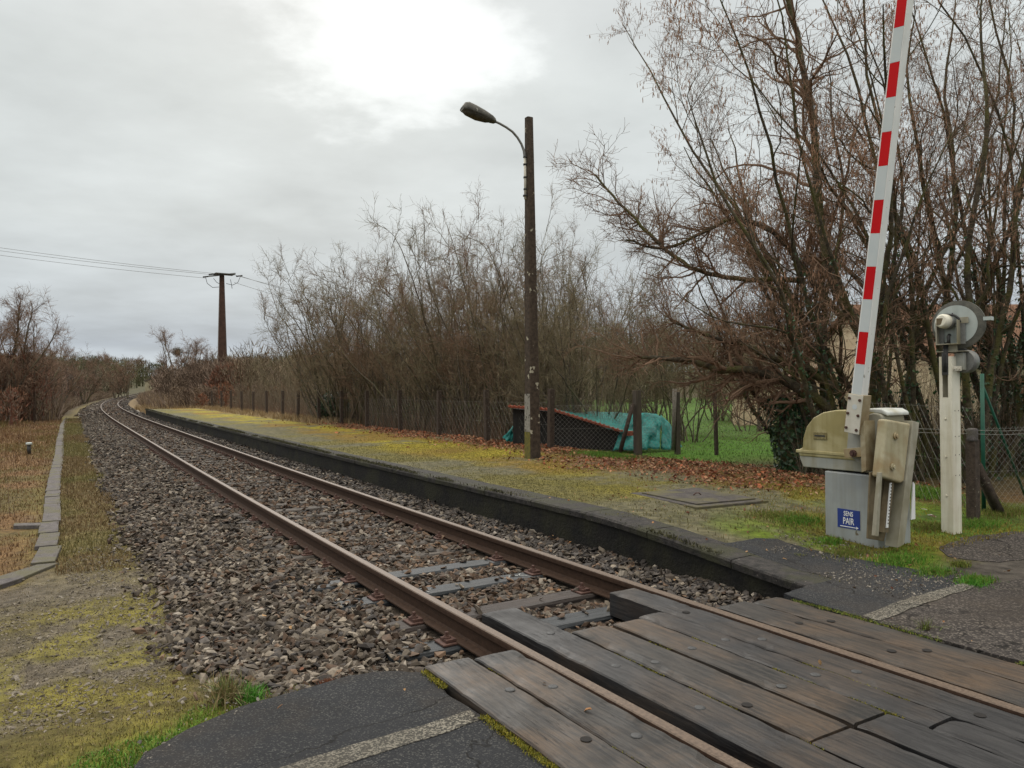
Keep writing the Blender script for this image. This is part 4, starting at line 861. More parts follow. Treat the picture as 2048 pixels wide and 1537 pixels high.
# ---------------- level crossing barrier
BX,BS=3.2,5.5                                     # near left corner of the cabinet in the track frame
bar=empty('crossing_barrier',W(5.5,3.45,0),-h0,'raised red and white crossing barrier on a grey cabinet with mossy cream hood','crossing barrier')
L=lambda lat,s,z:(lat-3.45,s-5.5,z)
b=MB(); b.box(L(3.445,5.775,.33),(.49,.55,.74)); cab=b.build('cabinet',M_galv,bar,bev=.012)
b=MB(); b.box(L(3.445,5.775,.012),(.56,.62,.07)); b.build('plinth',mat('base_concrete',(.26,.25,.22),(.36,.34,.29),(.22,.20,.12),scale=9,rough=.9,bump=.4),bar,bev=.01)
b=MB(); b.box(L(3.198,5.79,.35),(.006,.028,.60)); b.build('door_seam',M_steel,cab) if False else None
# hood: yellow mossy half
prof=[(5.52,.82),(6.33,.82),(6.345,.84),(6.345,.885),(6.30,.905),(6.29,1.0),(6.25,1.11),(6.17,1.20),(6.06,1.255),(5.92,1.28),(5.52,1.285)]
b=MB(); b.prism([(s-5.5,z) for s,z in prof],0,3.2-3.45,3.58-3.45); hd=b.build('hood',M_hood,bar,bev=.018,seg=3)
b=MB(); b.box(L(3.39,5.94,.868),(.40,.86,.03)); b.build('hood_rim',M_hood,hd,bev=.006)
b=MB(); b.prism([(s-5.5,z) for s,z in [(5.50,.72),(6.30,.715),(6.34,.80),(6.34,.826),(5.50,.826)]],0,3.21-3.45,3.73-3.45); b.build('hood_tray',M_hoodg,bar,bev=.008)
b=MB(); b.box((3.194-3.45,6.09-5.5,1.03),(.008,.15,.07)); b.build('hood_plate',mat('moss_plate',(.16,.13,.05),(.25,.21,.10),scale=30,rough=.6,bump=.3),hd,bev=.004)
b=MB(); b.box((3.191-3.45,6.09-5.5,1.03),(.006,.115,.014)); b.build('plate_strip',M_dsteel,hd)
# grey right half
prof=[(5.56,.74),(5.56,1.25),(5.52,1.262),(5.46,1.255),(5.43,1.235),(5.43,.735)]
b=MB(); b.prism([(s-5.5,z) for s,z in prof],0,3.17-3.45,3.50-3.45); b.build('hood_side',M_hoodg,bar,bev=.012)
b=MB(); b.prism([(s-5.5,z) for s,z in [(5.70,1.262),(5.62,1.30),(5.46,1.30),(5.40,1.27),(5.40,1.235),(5.46,1.256)]],0,3.20-3.45,3.53-3.45); b.build('hood_cap',M_hoodtop,bar,bev=.014,seg=3)
# blue sign
sg=empty('direction_sign',(0,0,0)); bpy.data.objects.remove(sg)
b=MB(); b.box(L(3.197,5.795,.275),(.004,.232,.175)); sgn=b.build('sign',M_blue,bar)
def txt(body,sz,y,z,parent,mt,xs=.8):
    cu=bpy.data.curves.new('text','FONT'); cu.body=body; cu.size=sz; cu.align_x='CENTER'; cu.extrude=.0008; cu.offset=sz*.012; to=bpy.data.objects.new('text',cu); COL.objects.link(to)
    dg=bpy.context.evaluated_depsgraph_get(); me=bpy.data.meshes.new_from_object(to.evaluated_get(dg)); bpy.data.objects.remove(to)
    for v in me.vertices: x,yy,_z=v.co; v.co=(3.1935-3.45-_z,y-x*xs,z+yy)
    me.materials.clear(); me.name='lettering'; return link('lettering',me,mt,parent)
txt('SENS',.062,5.795-5.5,.302,sgn,M_white,.72); txt('PAIR',.086,5.795-5.5,.226,sgn,M_white,.66)
b=MB(); b.box(L(3.1935,5.80,.203),(.002,.165,.007)); b.prism([(5.715-5.5,.203-.013),(5.715-5.5,.203+.013),(5.692-5.5,.203)],0,3.1925-3.45,3.1945-3.45); b.build('arrow',M_white,sgn)
# boom in its own tilted frame: along the boom axis, leaning towards smaller s
th=math.atan2(5.57-5.095,4.75-1.42)
def boomM(): return Matrix.Translation(L(3.07,5.57,1.42))@Matrix.Rotation(th,4,'X')
BMx=boomM()
def bt(b_,name,mt,parent,bev=0):
    b_.v=[tuple(BMx@Vector(v)) for v in b_.v]; return b_.build(name,mt,parent,bev)
b=MB(); b.prism([(-.050,-.052),(.030,-.052),(.038,-.045),(.038,.052),(.030,.059),(-.050,.059)],2,-.12,4.3); boom=bt(b,'boom',M_boom,bar,.003)
z=-.01; i=0
bounds=[-.005,.275]
k=0; zc=.285-.005
while zc<4.2:
    red=(k%2==0)
    b=MB(); b.box((-.0515,.002,zc+.1425),(.003,.088,.283)); bt(b,'red_stripe' if red else 'grey_stripe',M_red if red else M_boomgrey,boom); zc+=.285; k+=1
b=MB(); b.box((-.0515,.002,.135),(.003,.088,.285)); bt(b,'grey_stripe',M_boomgrey,boom)
# bracket box clamping the boom foot
b=MB(); b.box((-.012,-.002,-.165),(.115,.155,.35)); br=bt(b,'boom_bracket',M_brkside,bar,.004)
b=MB(); b.box((-.073,-.006,-.165),(.008,.145,.345)); fp=bt(b,'face_plate',M_brk,br,.002)
for (y,zz) in ((.048,-.03),(-.055,-.035),(.048,-.165),(-.055,-.172),(.048,-.295),(-.055,-.302)):
    b=MB(); b.tube([(-.078,y,zz),(-.088,y,zz)],.013,8); b.tube([(-.086,y,zz),(-.092,y,zz)],.008,8); bt(b,'bolt',M_rust,br)
b=MB(); b.tube([(-.077,-.01,-.10),(-.0785,-.01,-.10)],.024,20); bt(b,'emblem',M_boomgrey,br)
# hinge yoke below the bracket
b=MB(); b.prism([(5.735-5.5,1.12),(5.765-5.5,.87),(5.70-5.5,.845),(5.57-5.5,.775),(5.54-5.5,.79),(5.56-5.5,1.12)],0,3.13-3.45,3.155-3.45); yk=b.build('hinge_yoke',M_hoodg,bar,bev=.003)
b=MB(); b.prism([(5.545-5.5,1.12),(5.50-5.5,1.20),(5.49-5.5,.76),(5.535-5.5,.74)],0,3.02-3.45,3.17-3.45); b.build('yoke_cheek',M_brkside,yk,bev=.003)
b=MB(); b.box(L(3.09,5.645,.905),(.05,.19,.085),Matrix.Rotation(-.15,3,'X')); b.build('hinge_block',M_cw,yk,bev=.004)
b=MB(); b.tube([L(3.07,5.64,.90),L(3.045,5.64,.90)],.032,8); b.tube([L(3.045,5.64,.90),L(3.03,5.64,.90)],.018,8); b.build('pivot_nut',M_rust,yk)
# counterweight: two hanging arms with a block between them, turned with the boom
cw=MB(); S0=5.33
def q2(lat,z,s): return L(lat,s,z)
b=MB(); b.prism([(3.09-3.45,1.215),(3.44-3.45,1.165),(3.33-3.45,.655),(3.28-3.45,.645),(2.995-3.45,.72)],1,5.33-5.5,5.425-5.5); ct=b.build('counterweight',M_cw,bar,bev=.02,seg=3)
for (la,zz) in ((3.20,1.065),(3.15,.80)):
    b=MB(); b.tube([L(la,5.33,zz),L(la,5.313,zz)],.030,16); b.tube([L(la,5.315,zz),L(la,5.30,zz)],.018,6); b.build('bolt',M_cw,ct)
b=MB(); b.prism([(3.455-3.45,1.19),(3.55-3.45,1.17),(3.30-3.45,.11),(3.20-3.45,.09)],1,5.32-5.5,5.44-5.5); b.build('counterweight_arm',M_arm,bar,bev=.004)
b=MB(); b.prism([(2.985-3.45,.76),(3.015-3.45,.76),(2.95-3.45,.215),(2.90-3.45,.225)],1,5.33-5.5,5.365-5.5); b.build('counterweight_arm',M_arm,bar,bev=.003)
b=MB(); b.prism([(3.0-3.45,.75),(3.36-3.45,.75),(3.22-3.45,.21),(3.18-3.45,.13),(2.95-3.45,.18)],1,5.435-5.5,5.45-5.5); b.build('inner_plate',M_armd,bar,bev=.003)
b=MB(); b.prism([(3.20-3.45,.68),(3.25-3.45,.68),(3.15-3.45,.22),(3.07-3.45,.23)],1,5.37-5.5,5.43-5.5); b.build('inner_rib',M_armd,bar,bev=.003)
b=MB(); b.prism([(3.165-3.45,.655),(3.185-3.45,.655),(3.125-3.45,.27),(3.10-3.45,.27)],1,5.355-5.5,5.365-5.5); gs=b.build('graduated_scale',M_white,bar)
for i in range(13):
    b=MB(); t=i/13; b.box(L(3.176-.062*t,5.353,.64-.36*t),(.010,.002,.012)); b.build('scale_tick',M_dsteel,gs)
b=MB(); b.prism([(3.64-3.45,.62),(3.665-3.45,.60),(3.665-3.45,.28),(3.60-3.45,.28)],1,5.44-5.5,5.45-5.5); b.build('white_tag',M_white,bar)
# small slab at the foot of the cabinet
p=G(1835,1106,0); o=MB().box((0,0,0),(.36,.20,.05)).build('foot_slab',mat('tan_slab',(.12,.10,.08),(.19,.16,.12),scale=8,rough=.9,bump=.4),bev=.008); o.location=(p.x,p.y,.006); o.rotation_euler=(0,0,-h0+.1); tag(o,'thin tan concrete slab lying right of the barrier cabinet foot','slab')
p=G(1840,1093,0); o=MB().box((0,0,0),(.62,.022,.05)).build('kerb_strip',MATS['tan_slab'],bev=.005); o.location=(p.x+.25,p.y+.12,.01); o.rotation_euler=(0,0,-h0-.75); tag(o,'narrow pale edging strip beside the cream signal post foot','edging')
# ---------------- warning signal seen from behind
_rz=-h0-math.pi/2; _q=G(1908,1080,0); sigb=_q-Matrix.Rotation(_rz,3,'Z')@Vector((.062,-.073,0)); sig=empty('warning_signal',sigb,_rz,'cream signal post carrying a round grey-green backboard, seen from behind','road signal')
# channel post: U profile, outer face towards camera
b=MB()
hw,dp=.078,.075
b.box((0,-.068,.68),(.122,.010,1.40)); b.box((-.057,0,.88),(.010,.13,1.80)); b.box((.058,0,.88),(.010,.136,1.80)); b.box((-.045,-.070,.88),(.030,.012,1.80)); b.box((.043,-.070,.88),(.034,.012,1.80)); b.build('post',M_cream,sig,bev=.002)
b=MB(); b.box((0,.06,.88),(.12,.008,1.7)); b.build('post_back',M_cream,sig)
b=MB(); b.box((-.0,-.0765,1.72),(.062,.006,.24)); b.build('post_slot',M_dsteel,sig)
for z in (.42,.80,1.17):
    b=MB(); b.tube([(-.005,-.074,z),(-.005,-.084,z)],[.011,.008],10); b.build('rivet',M_cream,sig)
for z in (1.25,1.0,.82,.62):
    for y in (-.03,.035):
        b=MB(); b.tube([(.0625,y,z),(.066,y,z)],.005,8); b.build('screw_hole',M_dsteel,sig)
for x in (-.015,.0,.015):
    b=MB(); b.tube([(x,-.080,1.63),(x+.004,-.083,1.72),(x,-.080,1.80),(x*.5,-.03,1.92)],.007,8); b.build('cable',M_dsteel,sig)
# head: faces away from camera; local +y away
hc=Vector((.07,.03,2.09)); vdir=(Vector((sigb.x,sigb.y,0))).normalized()
yaw=math.radians(15)   # turn from the track frame towards the camera's line of sight
Rh=Matrix.Rotation(yaw,3,'Z')
def hb(b_,name,mt,par,bev=0):
    b_.v=[tuple(hc+Rh@Vector(v)) for v in b_.v]; return b_.build(name,mt,par,bev)
def disc(r0,z0,r1,z1,y0,y1,n=40):
    pass
b=MB(); n=48
ring=lambda r,y,ox=0:[(ox+r*math.cos(2*math.pi*i/n),y,r*math.sin(2*math.pi*i/n)) for i in range(n)]
vs=ring(.236,.012)+ring(.238,.030)+ring(.19,.0,-.02)+ring(.236,.036)
b.add(vs,[(2*n+i,2*n+(i+1)%n,(i+1)%n,i) for i in range(n)]+[(i,(i+1)%n,n+(i+1)%n,n+i) for i in range(n)]+[(n+i,n+(i+1)%n,3*n+(i+1)%n,3*n+i) for i in range(n)]+[tuple(3*n+i for i in range(n))]); rim=hb(b,'backboard_rim',M_rim,sig)
b=MB(); b.add(ring(.191,-.003,-.02)+ring(.191,.006,-.02),[tuple(range(n))[::-1]]+[(i,(i+1)%n,n+(i+1)%n,n+i) for i in range(n)]); hb(b,'backboard',M_disc,sig)
b=MB(); b.tube([(-.07,-.01,.02),(-.07,-.05,.02),(-.085,-.10,.03),(-.09,-.125,.035)],[.055,.068,.066,.03],18); lh_=hb(b,'lamp_case',M_steel,sig)
b=MB(); b.tube([(-.085,-.10,.03),(-.098,-.15,.035),(-.105,-.168,.037)],[.072,.068,.05],18); hb(b,'lamp_cap',M_cream,lh_)
b=MB(); b.box((-.110,-.168,.03),(.07,.01,.065)); hb(b,'cap_window',M_armd,lh_,.02)
b=MB(); b.tube([(-.12,-.02,.105),(-.07,-.03,.10),(-.02,-.03,.09),(.015,-.02,.06),(.03,-.02,.02)],[.010,.012,.011,.012,.010],8); b.tube([(-.04,-.03,.115),(-.03,-.03,.09)],.008,6); hb(b,'cable_loop',M_dsteel,sig)
# cradle
b=MB(); b.box((-.165,-.06,-.075),(.012,.09,.235)); b.box((.02,-.06,-.075),(.012,.09,.235)); b.box((-.0725,-.06,-.19),(.197,.10,.010)); b.box((.055,-.02,.04),(.085,.012,.06)); hb(b,'cradle',M_arm,sig,.002)
b=MB(); b.box((-.14,-.018,-.075),(.045,.008,.22)); b.box((.045,-.018,-.075),(.05,.008,.23)); hb(b,'cradle_flange',M_steel,sig,.002)
b=MB(); b.tube([(-.065,-.07,-.19),(-.065,-.07,-.115),(-.065,-.04,-.10)],.016,10); hb(b,'conduit_elbow',M_dsteel,sig)
b=MB(); b.box((-.055,0,-.235),(.10,.10,.08)); b.box((-.045,-.02,-.262),(.27,.13,.006)); hb(b,'mount_block',M_arm,sig,.002)
b=MB(); b.box((-.105,-.0,-.23),(.03,.1,.07)); hb(b,'mount_shadow_plate',M_dsteel,sig,.002)  # dark block put in as the shade on the mount block's side
b=MB(); b.box((.25,.05,.045),(.07,.09,.035)); hb(b,'visor_tip',M_disc,sig)
# bell behind the post
b=MB(); b.tube([(.10,.06,1.73),(.10,.10,1.73),(.10,.15,1.73),(.10,.17,1.73)],[.105,.115,.112,.06],28); bell=b.build('bell',M_steel,sig)
b=MB(); b.box((.09,.03,1.73),(.09,.05,.17)); b.build('bell_mount',M_hoodg,bell,bev=.004)
b=MB(); b.box((.095,-.04,1.66),(.085,.012,.045)); b.build('bell_bracket',M_brk,sig,bev=.003)
for x in (.07,.09,.12): MB().tube([(x,-.046,1.66),(x,-.055,1.66)],.009,8).build('bolt',M_brk,sig)
MB().tube([(.0,.02,1.845),(.12,.09,1.845)],[.012,.012],8).build('bell_stay',M_dsteel,sig)
# ---------------- fences
def post(name,parent,loc,h,w=.06,mt=None,top=True,rz=None):
    b=MB(); b.prism([(-w,-w),(w,-w),(w,w),(-w,w)],2,0,h); o=b.build(name,mt or M_postc,parent,bev=.008); o.location=loc; o.rotation_euler=(random.uniform(-.02,.02),random.uniform(-.02,.02),(rz if rz is not None else -HD(20))); return o
def chain(parent,name,a,b,z0a,z0b,ht,cell=.065,r=.0014,horiz=True):
    """chain link between ground points a and b as crossing diagonal wires"""
    a=Vector(a);b=Vector(b); d=b-a; Lh=math.hypot(d.x,d.y); u=Vector((d.x/Lh,d.y/Lh,0)); mb=MB(); P0=[];P1=[]
    k=-ht
    while k<Lh:
        for sgn in (1,-1):
            t0=k; t1=k+ht
            za,zb=(0,ht) if sgn==1 else (ht,0)
            q0,q1=t0,t1; y0,y1=za,zb
            if q0<0: y0=y0+(y1-y0)*(0-q0)/(q1-q0); q0=0
            if q1>Lh: y1=y0+(y1-y0)*(Lh-q0)/(q1-q0); q1=Lh
            if q1-q0>.02: P0.append((q0,y0));P1.append((q1,y1))
        k+=cell*1.4142/1.0
    if horiz:
        for y in (.02,ht-.02,ht*.5): P0.append((0,y));P1.append((Lh,y))
    P0=np.array(P0);P1=np.array(P1)
    gz=lambda t:(z0a+(z0b-z0a)*t/Lh)
    def w3(P,off): return np.stack([a.x+u.x*P[:,0],a.y+u.y*P[:,0],gz(P[:,0])+P[:,1]],-1)
    A=w3(P0,0);B=w3(P1,0); dd=B-A; dd/=np.linalg.norm(dd,axis=1)[:,None]; nrm=np.array([-u.y,u.x,0.]); c=np.cross(dd,nrm)
    V=[];n=len(A)
    for E_ in (A,B):
        for k in range(3):
            an=2*np.pi*k/3; V.append(E_+r*(np.cos(an)*nrm[None]+np.sin(an)*c))
    V=np.stack(V,1).reshape(-1,3); i=np.arange(n)*6
    F=np.concatenate([np.stack([i+k,i+(k+1)%3,i+3+(k+1)%3,i+3+k],-1) for k in range(3)])
    o=link(name,npmesh(name,V,[F]),M_wire,parent); return o
fen=empty('platform_fence',(0,0,0),0,'row of dark concrete posts with chain-link mesh along the back of the platform','fence')
fs_=[15.3,18.2,21.1,24.,27.1,30.,33.,36.4,39.3,42.7,46.2,49.5,53.,56.8,61.]
FL=6.15
pp_=[]
for s_ in fs_:
    z=float(zplat(np.array([s_]),np.array([FL]))[0]); p=W(s_,FL,z); pp_.append(p); post('post',fen,p-Vector((0,0,.2)),1.26+.2+random.uniform(-.03,.03),.06)
for a,b in list(zip(pp_[:-1],pp_[1:]))[:4]: chain(fen,'mesh_panel',a,b,a.z,b.z,1.0,.15,.0008)
# the fence turns behind the lamp and runs across to the hazels
xf=empty('garden_fence',(0,0,0),0,'chain-link fence on weathered posts running in front of the teal tarpaulins and lawn','fence')
qs=[(1103,893,.15,15.3),(1276,893,.05,17.0),(1355,890,.05,17.2),(1433,892,.03,17.0),(1560,892,.03,16.6)]
qp=[pp_[0]]+[D(x,893,d) for x,_,_,d in qs[1:]]
for i,p in enumerate(qp):
    p=Vector((p.x,p.y,.08)); qp[i]=p
    if i>0: post('post',xf,p-Vector((0,0,.2)),1.55 if i in (1,) else 1.5,.07 if i==1 else .05 if i==2 else .035,M_plank if i!=3 else M_postc)
for a,b in zip(qp[:-1],qp[1:]): chain(xf,'mesh_panel',a,b,.08,.08,1.05,.07,.0016)
st=D(1238,893,16.9); tp=D(1266,808,16.9)
MB().tube([(st.x,st.y,.0),(tp.x,tp.y,tp.z)],[.06,.055],4).build('brace',M_postc,xf)
MB().tube([(qp[2].x-.1,qp[2].y-.02,.08),(qp[2].x-.05,qp[2].y-.02,1.45)],[.045,.05],8).build('birch_stake',mat('pale_stake',(.10,.09,.07),(.22,.2,.17),scale=30,rough=.9,bump=.4),xf)
# right-hand fence by the signal
rf=empty('boundary_fence',(0,0,0),0,'fence right of the signal post: dark concrete post with leaning strut, green post and mesh','fence')
p=G(1954,1056,0)+Vector((0,.06,0)); dirr=(G(2048,1045,0)-G(1950,1055,0)).normalized()
post('post',rf,p-Vector((0,0,.3)),1.22+.0,.050,M_postc,rz=-h0)
MB().box((p.x,p.y,.97),(.09,.09,.14)).build('broken_top',M_conc,rf,bev=.02)
a=D(1962,960,8.25); b_=D(2012,1045,8.6); MB().tube([(p.x+.06,p.y+.05,.66),(b_.x,b_.y,-.1)],[.062,.062],4).build('strut',M_postc,rf)
gp=D(1966,900,8.6); MB().tube([(gp.x,gp.y,0),(gp.x,gp.y,1.62)],.022,12).build('green_post',M_green,rf)
ge=D(2050,1010,9.3); MB().tube([(gp.x,gp.y,1.5),(ge.x,ge.y,.15)],.014,10).build('green_stay',M_green,rf)
e=Vector((gp.x+3.2,gp.y+.9,0)); chain(rf,'mesh_panel',(gp.x,gp.y,0),e,0.02,0.02,1.0,.06,.0011)
e2=D(1700,900,11.5); chain(rf,'mesh_panel',(p.x,p.y,0),(e2.x,e2.y,0),.02,.02,1.25,.14,.0009)
for zz in (.98,1.02): MB().tube([(p.x-.9,p.y+.3,zz+.02),(p.x,p.y,zz),(p.x+.4,p.y+.1,zz-.02),(p.x+1.4,p.y+.35,zz)],.0022,5,cap=False).build('wire_strand',M_wire,rf)
# rubble beside the cabinet
for i,(px,py,r,lab) in enumerate([(1835,1032,.10,'largest pale broken stone in the grass right of the cabinet'),(1862,1043,.075,'pale stone lying nearest the cream signal post foot'),(1826,1012,.07,'grey-white stone resting at the back of the small rubble heap'),(1848,1052,.055,'small reddish-white stone at the front of the rubble heap')]):
    V,F=stonevar(2,1); V=V[0]*r*1.3; me=npmesh('stone',V,[F]); o=link('stone',me,M_rubble); q=G(px,py,.03); o.location=(q.x,q.y,.05); o.rotation_euler=(random.random(),random.random()*.4,random.random()*6); tag(o,lab,'stone','rubble stones beside the barrier')
# ---------------- tarp covered wood shelter
sd=empty('wood_shelter',(0,0,0),0,'low black wood shelter with red-edged sloping roof behind the lamp pole','shelter')
def poly3(pxs,dep): return [D(x,y,dep) for x,y in pxs]
fr=poly3([(1026,818),(1105,824),(1246,868),(1246,900),(1026,900)],17.9)
b=MB(); n=len(fr); bk=[p+Vector((.25,.95,0)) for p in fr]; b.add(fr+bk,[tuple(range(n))]+[tuple(range(n,2*n))]+[(i,(i+1)%n,n+(i+1)%n,n+i) for i in range(n)]); b.build('front_wall',M_shed,sd)
tl=poly3([(1018,812),(1106,819),(1243,862)],17.75)
b=MB(); vs=[]
for p in tl: vs+=[p,p+Vector((.03,.16,.005)),p+Vector((.03,.16,-.04)),p+Vector((0,0,-.045))]
b.add(vs,[(i*4+k,i*4+(k+1)%4,(i+1)*4+(k+1)%4,(i+1)*4+k) for i in range(2) for k in range(4)]+[(0,1,2,3),(8,9,10,11)]); b.build('tiled_roof_edge',M_tile,sd)
n_=26
for i in range(n_):
    t=i/(n_-1); q=tl[0].lerp(tl[1],t/.39) if t<.39 else tl[1].lerp(tl[2],(t-.39)/.61)
    MB().tube([q+Vector((0,-.03,-.005)),q+Vector((.03,.10,.0))],[.026,.026],8).build('roof_tile',M_tile,sd)
b=MB(); q0=D(1255,864,17.4);q1=D(1272,864,17.4); b.box((D(1262,867,17.45)),(.24,.16,.10)); b.build('loose_tile_stack',M_tile,sd)
def tarp(name,label,top,bot,depf,cols=22,rows=10,back=1.1):
    """cloth hung from a ridge line down to a lower line, with folds and a thickness"""
    def samp(line,t):
        t*=len(line)-1; i=min(int(t),len(line)-2); f=t-i; a,b=line[i],line[i+1]; return [a[k]+(b[k]-a[k])*f for k in range(3)]
    V=[]
    for r in range(rows+1):
        v=r/rows
        for c in range(cols+1):
            u=c/cols; a=samp(top,u); b=samp(bot,u); p=D(a[0],a[1],a[2]).lerp(D(b[0],b[1],b[2]),v)
            nz=float(fn(np.array([u*7]),np.array([v*2.2+len(label)]),1,5,4)[0])-.5; fo=math.sin(u*40+v*3)*.018*v
            V.append((p.x+fo,p.y+nz*.34*min(1,v*4+.3),p.z+nz*.10*(1 if r>0 else .4)))
    V=np.array(V); i=np.arange((rows+1)*(cols+1)).reshape(rows+1,cols+1); F=np.stack([i[:-1,:-1],i[:-1,1:],i[1:,1:],i[1:,:-1]],-1).reshape(-1,4)
    o=link(name,npmesh(name,V,[F],smooth=True),M_tarp); m=o.modifiers.new('s','SOLIDIFY'); m.thickness=.012; return tag(o,label,'tarpaulin')
tarp('tarpaulin','light teal tarpaulin spread over the sloping shelter roof',[(1108,820,19.4),(1130,824,19.4),(1165,826,19.4),(1186,824,19.4),(1225,826,19.3),(1262,828,19.2),(1282,827,19.1)],[(1108,821,17.95),(1130,828,17.9),(1160,838,17.9),(1190,848,17.85),(1215,856,17.8),(1243,864,17.8),(1262,866,17.8)],None,cols=30)
tarp('tarpaulin','dark teal tarpaulin hanging upright over the stacked wood end',[(1252,838,18.1),(1268,830,18.2),(1282,827,18.3),(1312,828,18.3),(1322,834,18.3)],[(1224,900,17.7),(1258,900,17.6),(1280,900,17.6),(1305,900,17.7),(1322,900,17.7)],None,cols=30,rows=14)
tarp('tarpaulin','small triangular teal tarpaulin flap sloping to the lawn on the right',[(1322,831,18.4),(1326,836,18.5),(1334,842,18.6),(1340,850,18.8)],[(1322,900,17.9),(1336,900,18.0),(1350,900,18.1),(1366,896,18.2)],None,cols=12)
tarp('tarpaulin','small teal tarpaulin corner showing left of the dark shelter',[(1035,838,18.3),(1033,842,18.3),(1030,845,18.3)],[(1035,886,18.2),(1020,884,18.2),(1006,878,18.2)],None,cols=10)
# ---------------- houses
def house(name,label,cat,corner,wdir,w,dpt,eh,rh,mw,mr,eave=.3,gable=True):
    root=empty(name,corner,0,label,cat); u=Vector((wdir[0],wdir[1],0)).normalized(); v=Vector((-u.y,u.x,0))
    if v.y<0: v=-v
    b=MB(); P=lambda a,c,z:(u*a+v*c+Vector((0,0,z)))
    if gable: prof=[(0,-.5),(w,-.5),(w,eh),(w/2,rh),(0,eh)]
    else: prof=[(0,-.5),(w,-.5),(w,eh-.12),(0,eh-.12)]
    n=len(prof); b.add([P(a,0,z) for a,z in prof]+[P(a,dpt,z) for a,z in prof],[tuple(range(n)),tuple(range(n,2*n))]+[(i,(i+1)%n,n+(i+1)%n,n+i) for i in range(n)]); b.build('wall',mw,root)
    b=MB()
    if gable:
        t=.12; o=eave
        sl_=(rh-eh)/(w/2)
        pr=[(-o,eh-o*sl_+.02),(w/2,rh+.02),(w+o,eh-o*sl_+.02),(w+o,eh-o*sl_+.02+t),(w/2,rh+.02+t),(-o,eh-o*sl_+.02+t)]
        b.add([P(a,-.06,z) for a,z in pr]+[P(a,dpt+.2,z) for a,z in pr],[(0,1,4,5),(1,2,3,4),(6,7,10,11),(7,8,9,10)]+[(i,(i+1)%6,6+(i+1)%6,6+i) for i in range(6)])
    else:
        pr=[(-eave,eh-.05),(dpt/2,rh),(dpt+eave,eh-.05),(dpt+eave,eh+.08),(dpt/2,rh+.14),(-eave,eh+.08)]
        b.add([P(-.2,a,z) for a,z in pr]+[P(w+.2,a,z) for a,z in pr],[(0,1,4,5),(1,2,3,4),(6,7,10,11),(7,8,9,10)]+[(i,(i+1)%6,6+(i+1)%6,6+i) for i in range(6)])
    b.build('roof',mr,root)
    if not gable:
        b=MB(); b.add([P(x,a,z) for x in (.02,w-.02) for a,z in ((0,eh-.13),(dpt,eh-.13),(dpt/2,rh-.05))],[(0,1,2),(3,4,5),(0,1,4,3),(1,2,5,4),(2,0,3,5)]); b.build('gable',mw,root)
    return root,P
c=D(1466,850,29); h1,P1=house('outbuilding','small cream gabled outbuilding standing on the lawn beyond the garden fence','outbuilding',(c.x,c.y,0),(.95,-.27),8.2,9,.95,2.35,M_house,M_roof,eave=.06)
c=D(1862,868,22.5); h2,P2=house('house','long cream house with brown tiled roof behind the hazels and signal','house',(c.x,c.y,0),(1,.10),15,8,2.15,4.1,M_house,M_roof,eave=.35,gable=False)
for a in (2.2,5.4,9.0):
    b=MB(); b.add([P2(a,-.02,.6),P2(a+1.0,-.02,.6),P2(a+1.0,-.02,1.7),P2(a,-.02,1.7),P2(a,.05,.6),P2(a+1.0,.05,.6),P2(a+1.0,.05,1.7),P2(a,.05,1.7)],[(0,1,2,3),(4,5,6,7),(0,1,5,4),(1,2,6,5),(2,3,7,6),(3,0,4,7)]); b.build('window',mat('brown_shutter',(.16,.07,.03),(.22,.10,.05),scale=5,rough=.7,bump=.1),h2)
# far ruin beside the line
c=D(313,775,190); fr_=empty('trackside_hut',(c.x,c.y,c.z-1.5),-.35,'tiny pale stone hut beside the line where it vanishes','hut')
MB().prism([(-2.0,0),(2.0,0),(2.0,3.9),(-2.0,3.0)],1,-1.6,1.6).build('wall',M_far,fr_); MB().prism([(-2.2,2.95),(2.2,3.95),(2.2,4.15),(-2.2,3.15)],1,-1.8,1.8).build('roof',M_rim,fr_); MB().box((.2,-1.62,1.9),(.45,.06,.6)).build('window',M_dsteel,fr_)
# ---------------- pylon and wires
pb_=D(446,760,76); py=empty('utility_pole',(pb_.x,pb_.y,0),math.radians(8),'tall tapering brown concrete power pole rising from red shrubs','utility pole')
def tp_(name,x0,w0,x1,w1,mt):
    b=MB(); H_=12.9; vs=[(-w0,-w0*.7,0),(w0,-w0*.7,0),(w0,w0*.7,0),(-w0,w0*.7,0),(-w1,-w1*.7,H_),(w1,-w1*.7,H_),(w1,w1*.7,H_),(-w1,w1*.7,H_)]
    b.add(vs,[(0,1,2,3),(4,5,6,7),(0,1,5,4),(1,2,6,5),(2,3,7,6),(3,0,4,7)]); b.build(name,mt,py,bev=.03)
tp_('pole',0,.46,0,.20,M_pylon)
b=MB(); b.add([(-.47,-.345,3.4),(-.38,-.345,3.4),(-.16,-.165,12.8),(-.21,-.165,12.8),(-.47,-.32,3.4),(-.38,-.32,3.4),(-.16,-.14,12.8),(-.21,-.14,12.8)],[(0,1,2,3),(4,5,6,7),(0,1,5,4),(1,2,6,5),(2,3,7,6),(3,0,4,7)]); b.build('pale_edge',M_pylonface,py)
b=MB(); b.box((0,0,12.95),(2.6,.14,.12),Matrix.Rotation(-.12,3,'Y')); b.build('crossarm',M_steel,py); ins=[]
b=MB(); b.box((.2,0,13.02),(1.9,1.2,.06),Matrix.Rotation(.5,3,'Z')); b.build('crossarm_plate',M_steel,py)
for (x,z) in ((-1.45,12.75),(-.9,13.0),(1.0,13.0),(1.7,12.85)):
    MB().tube([(x-.35,0,z-.03),(x+.25,0,z+.05)],[.07,.07],8).build('insulator',M_dsteel,py)
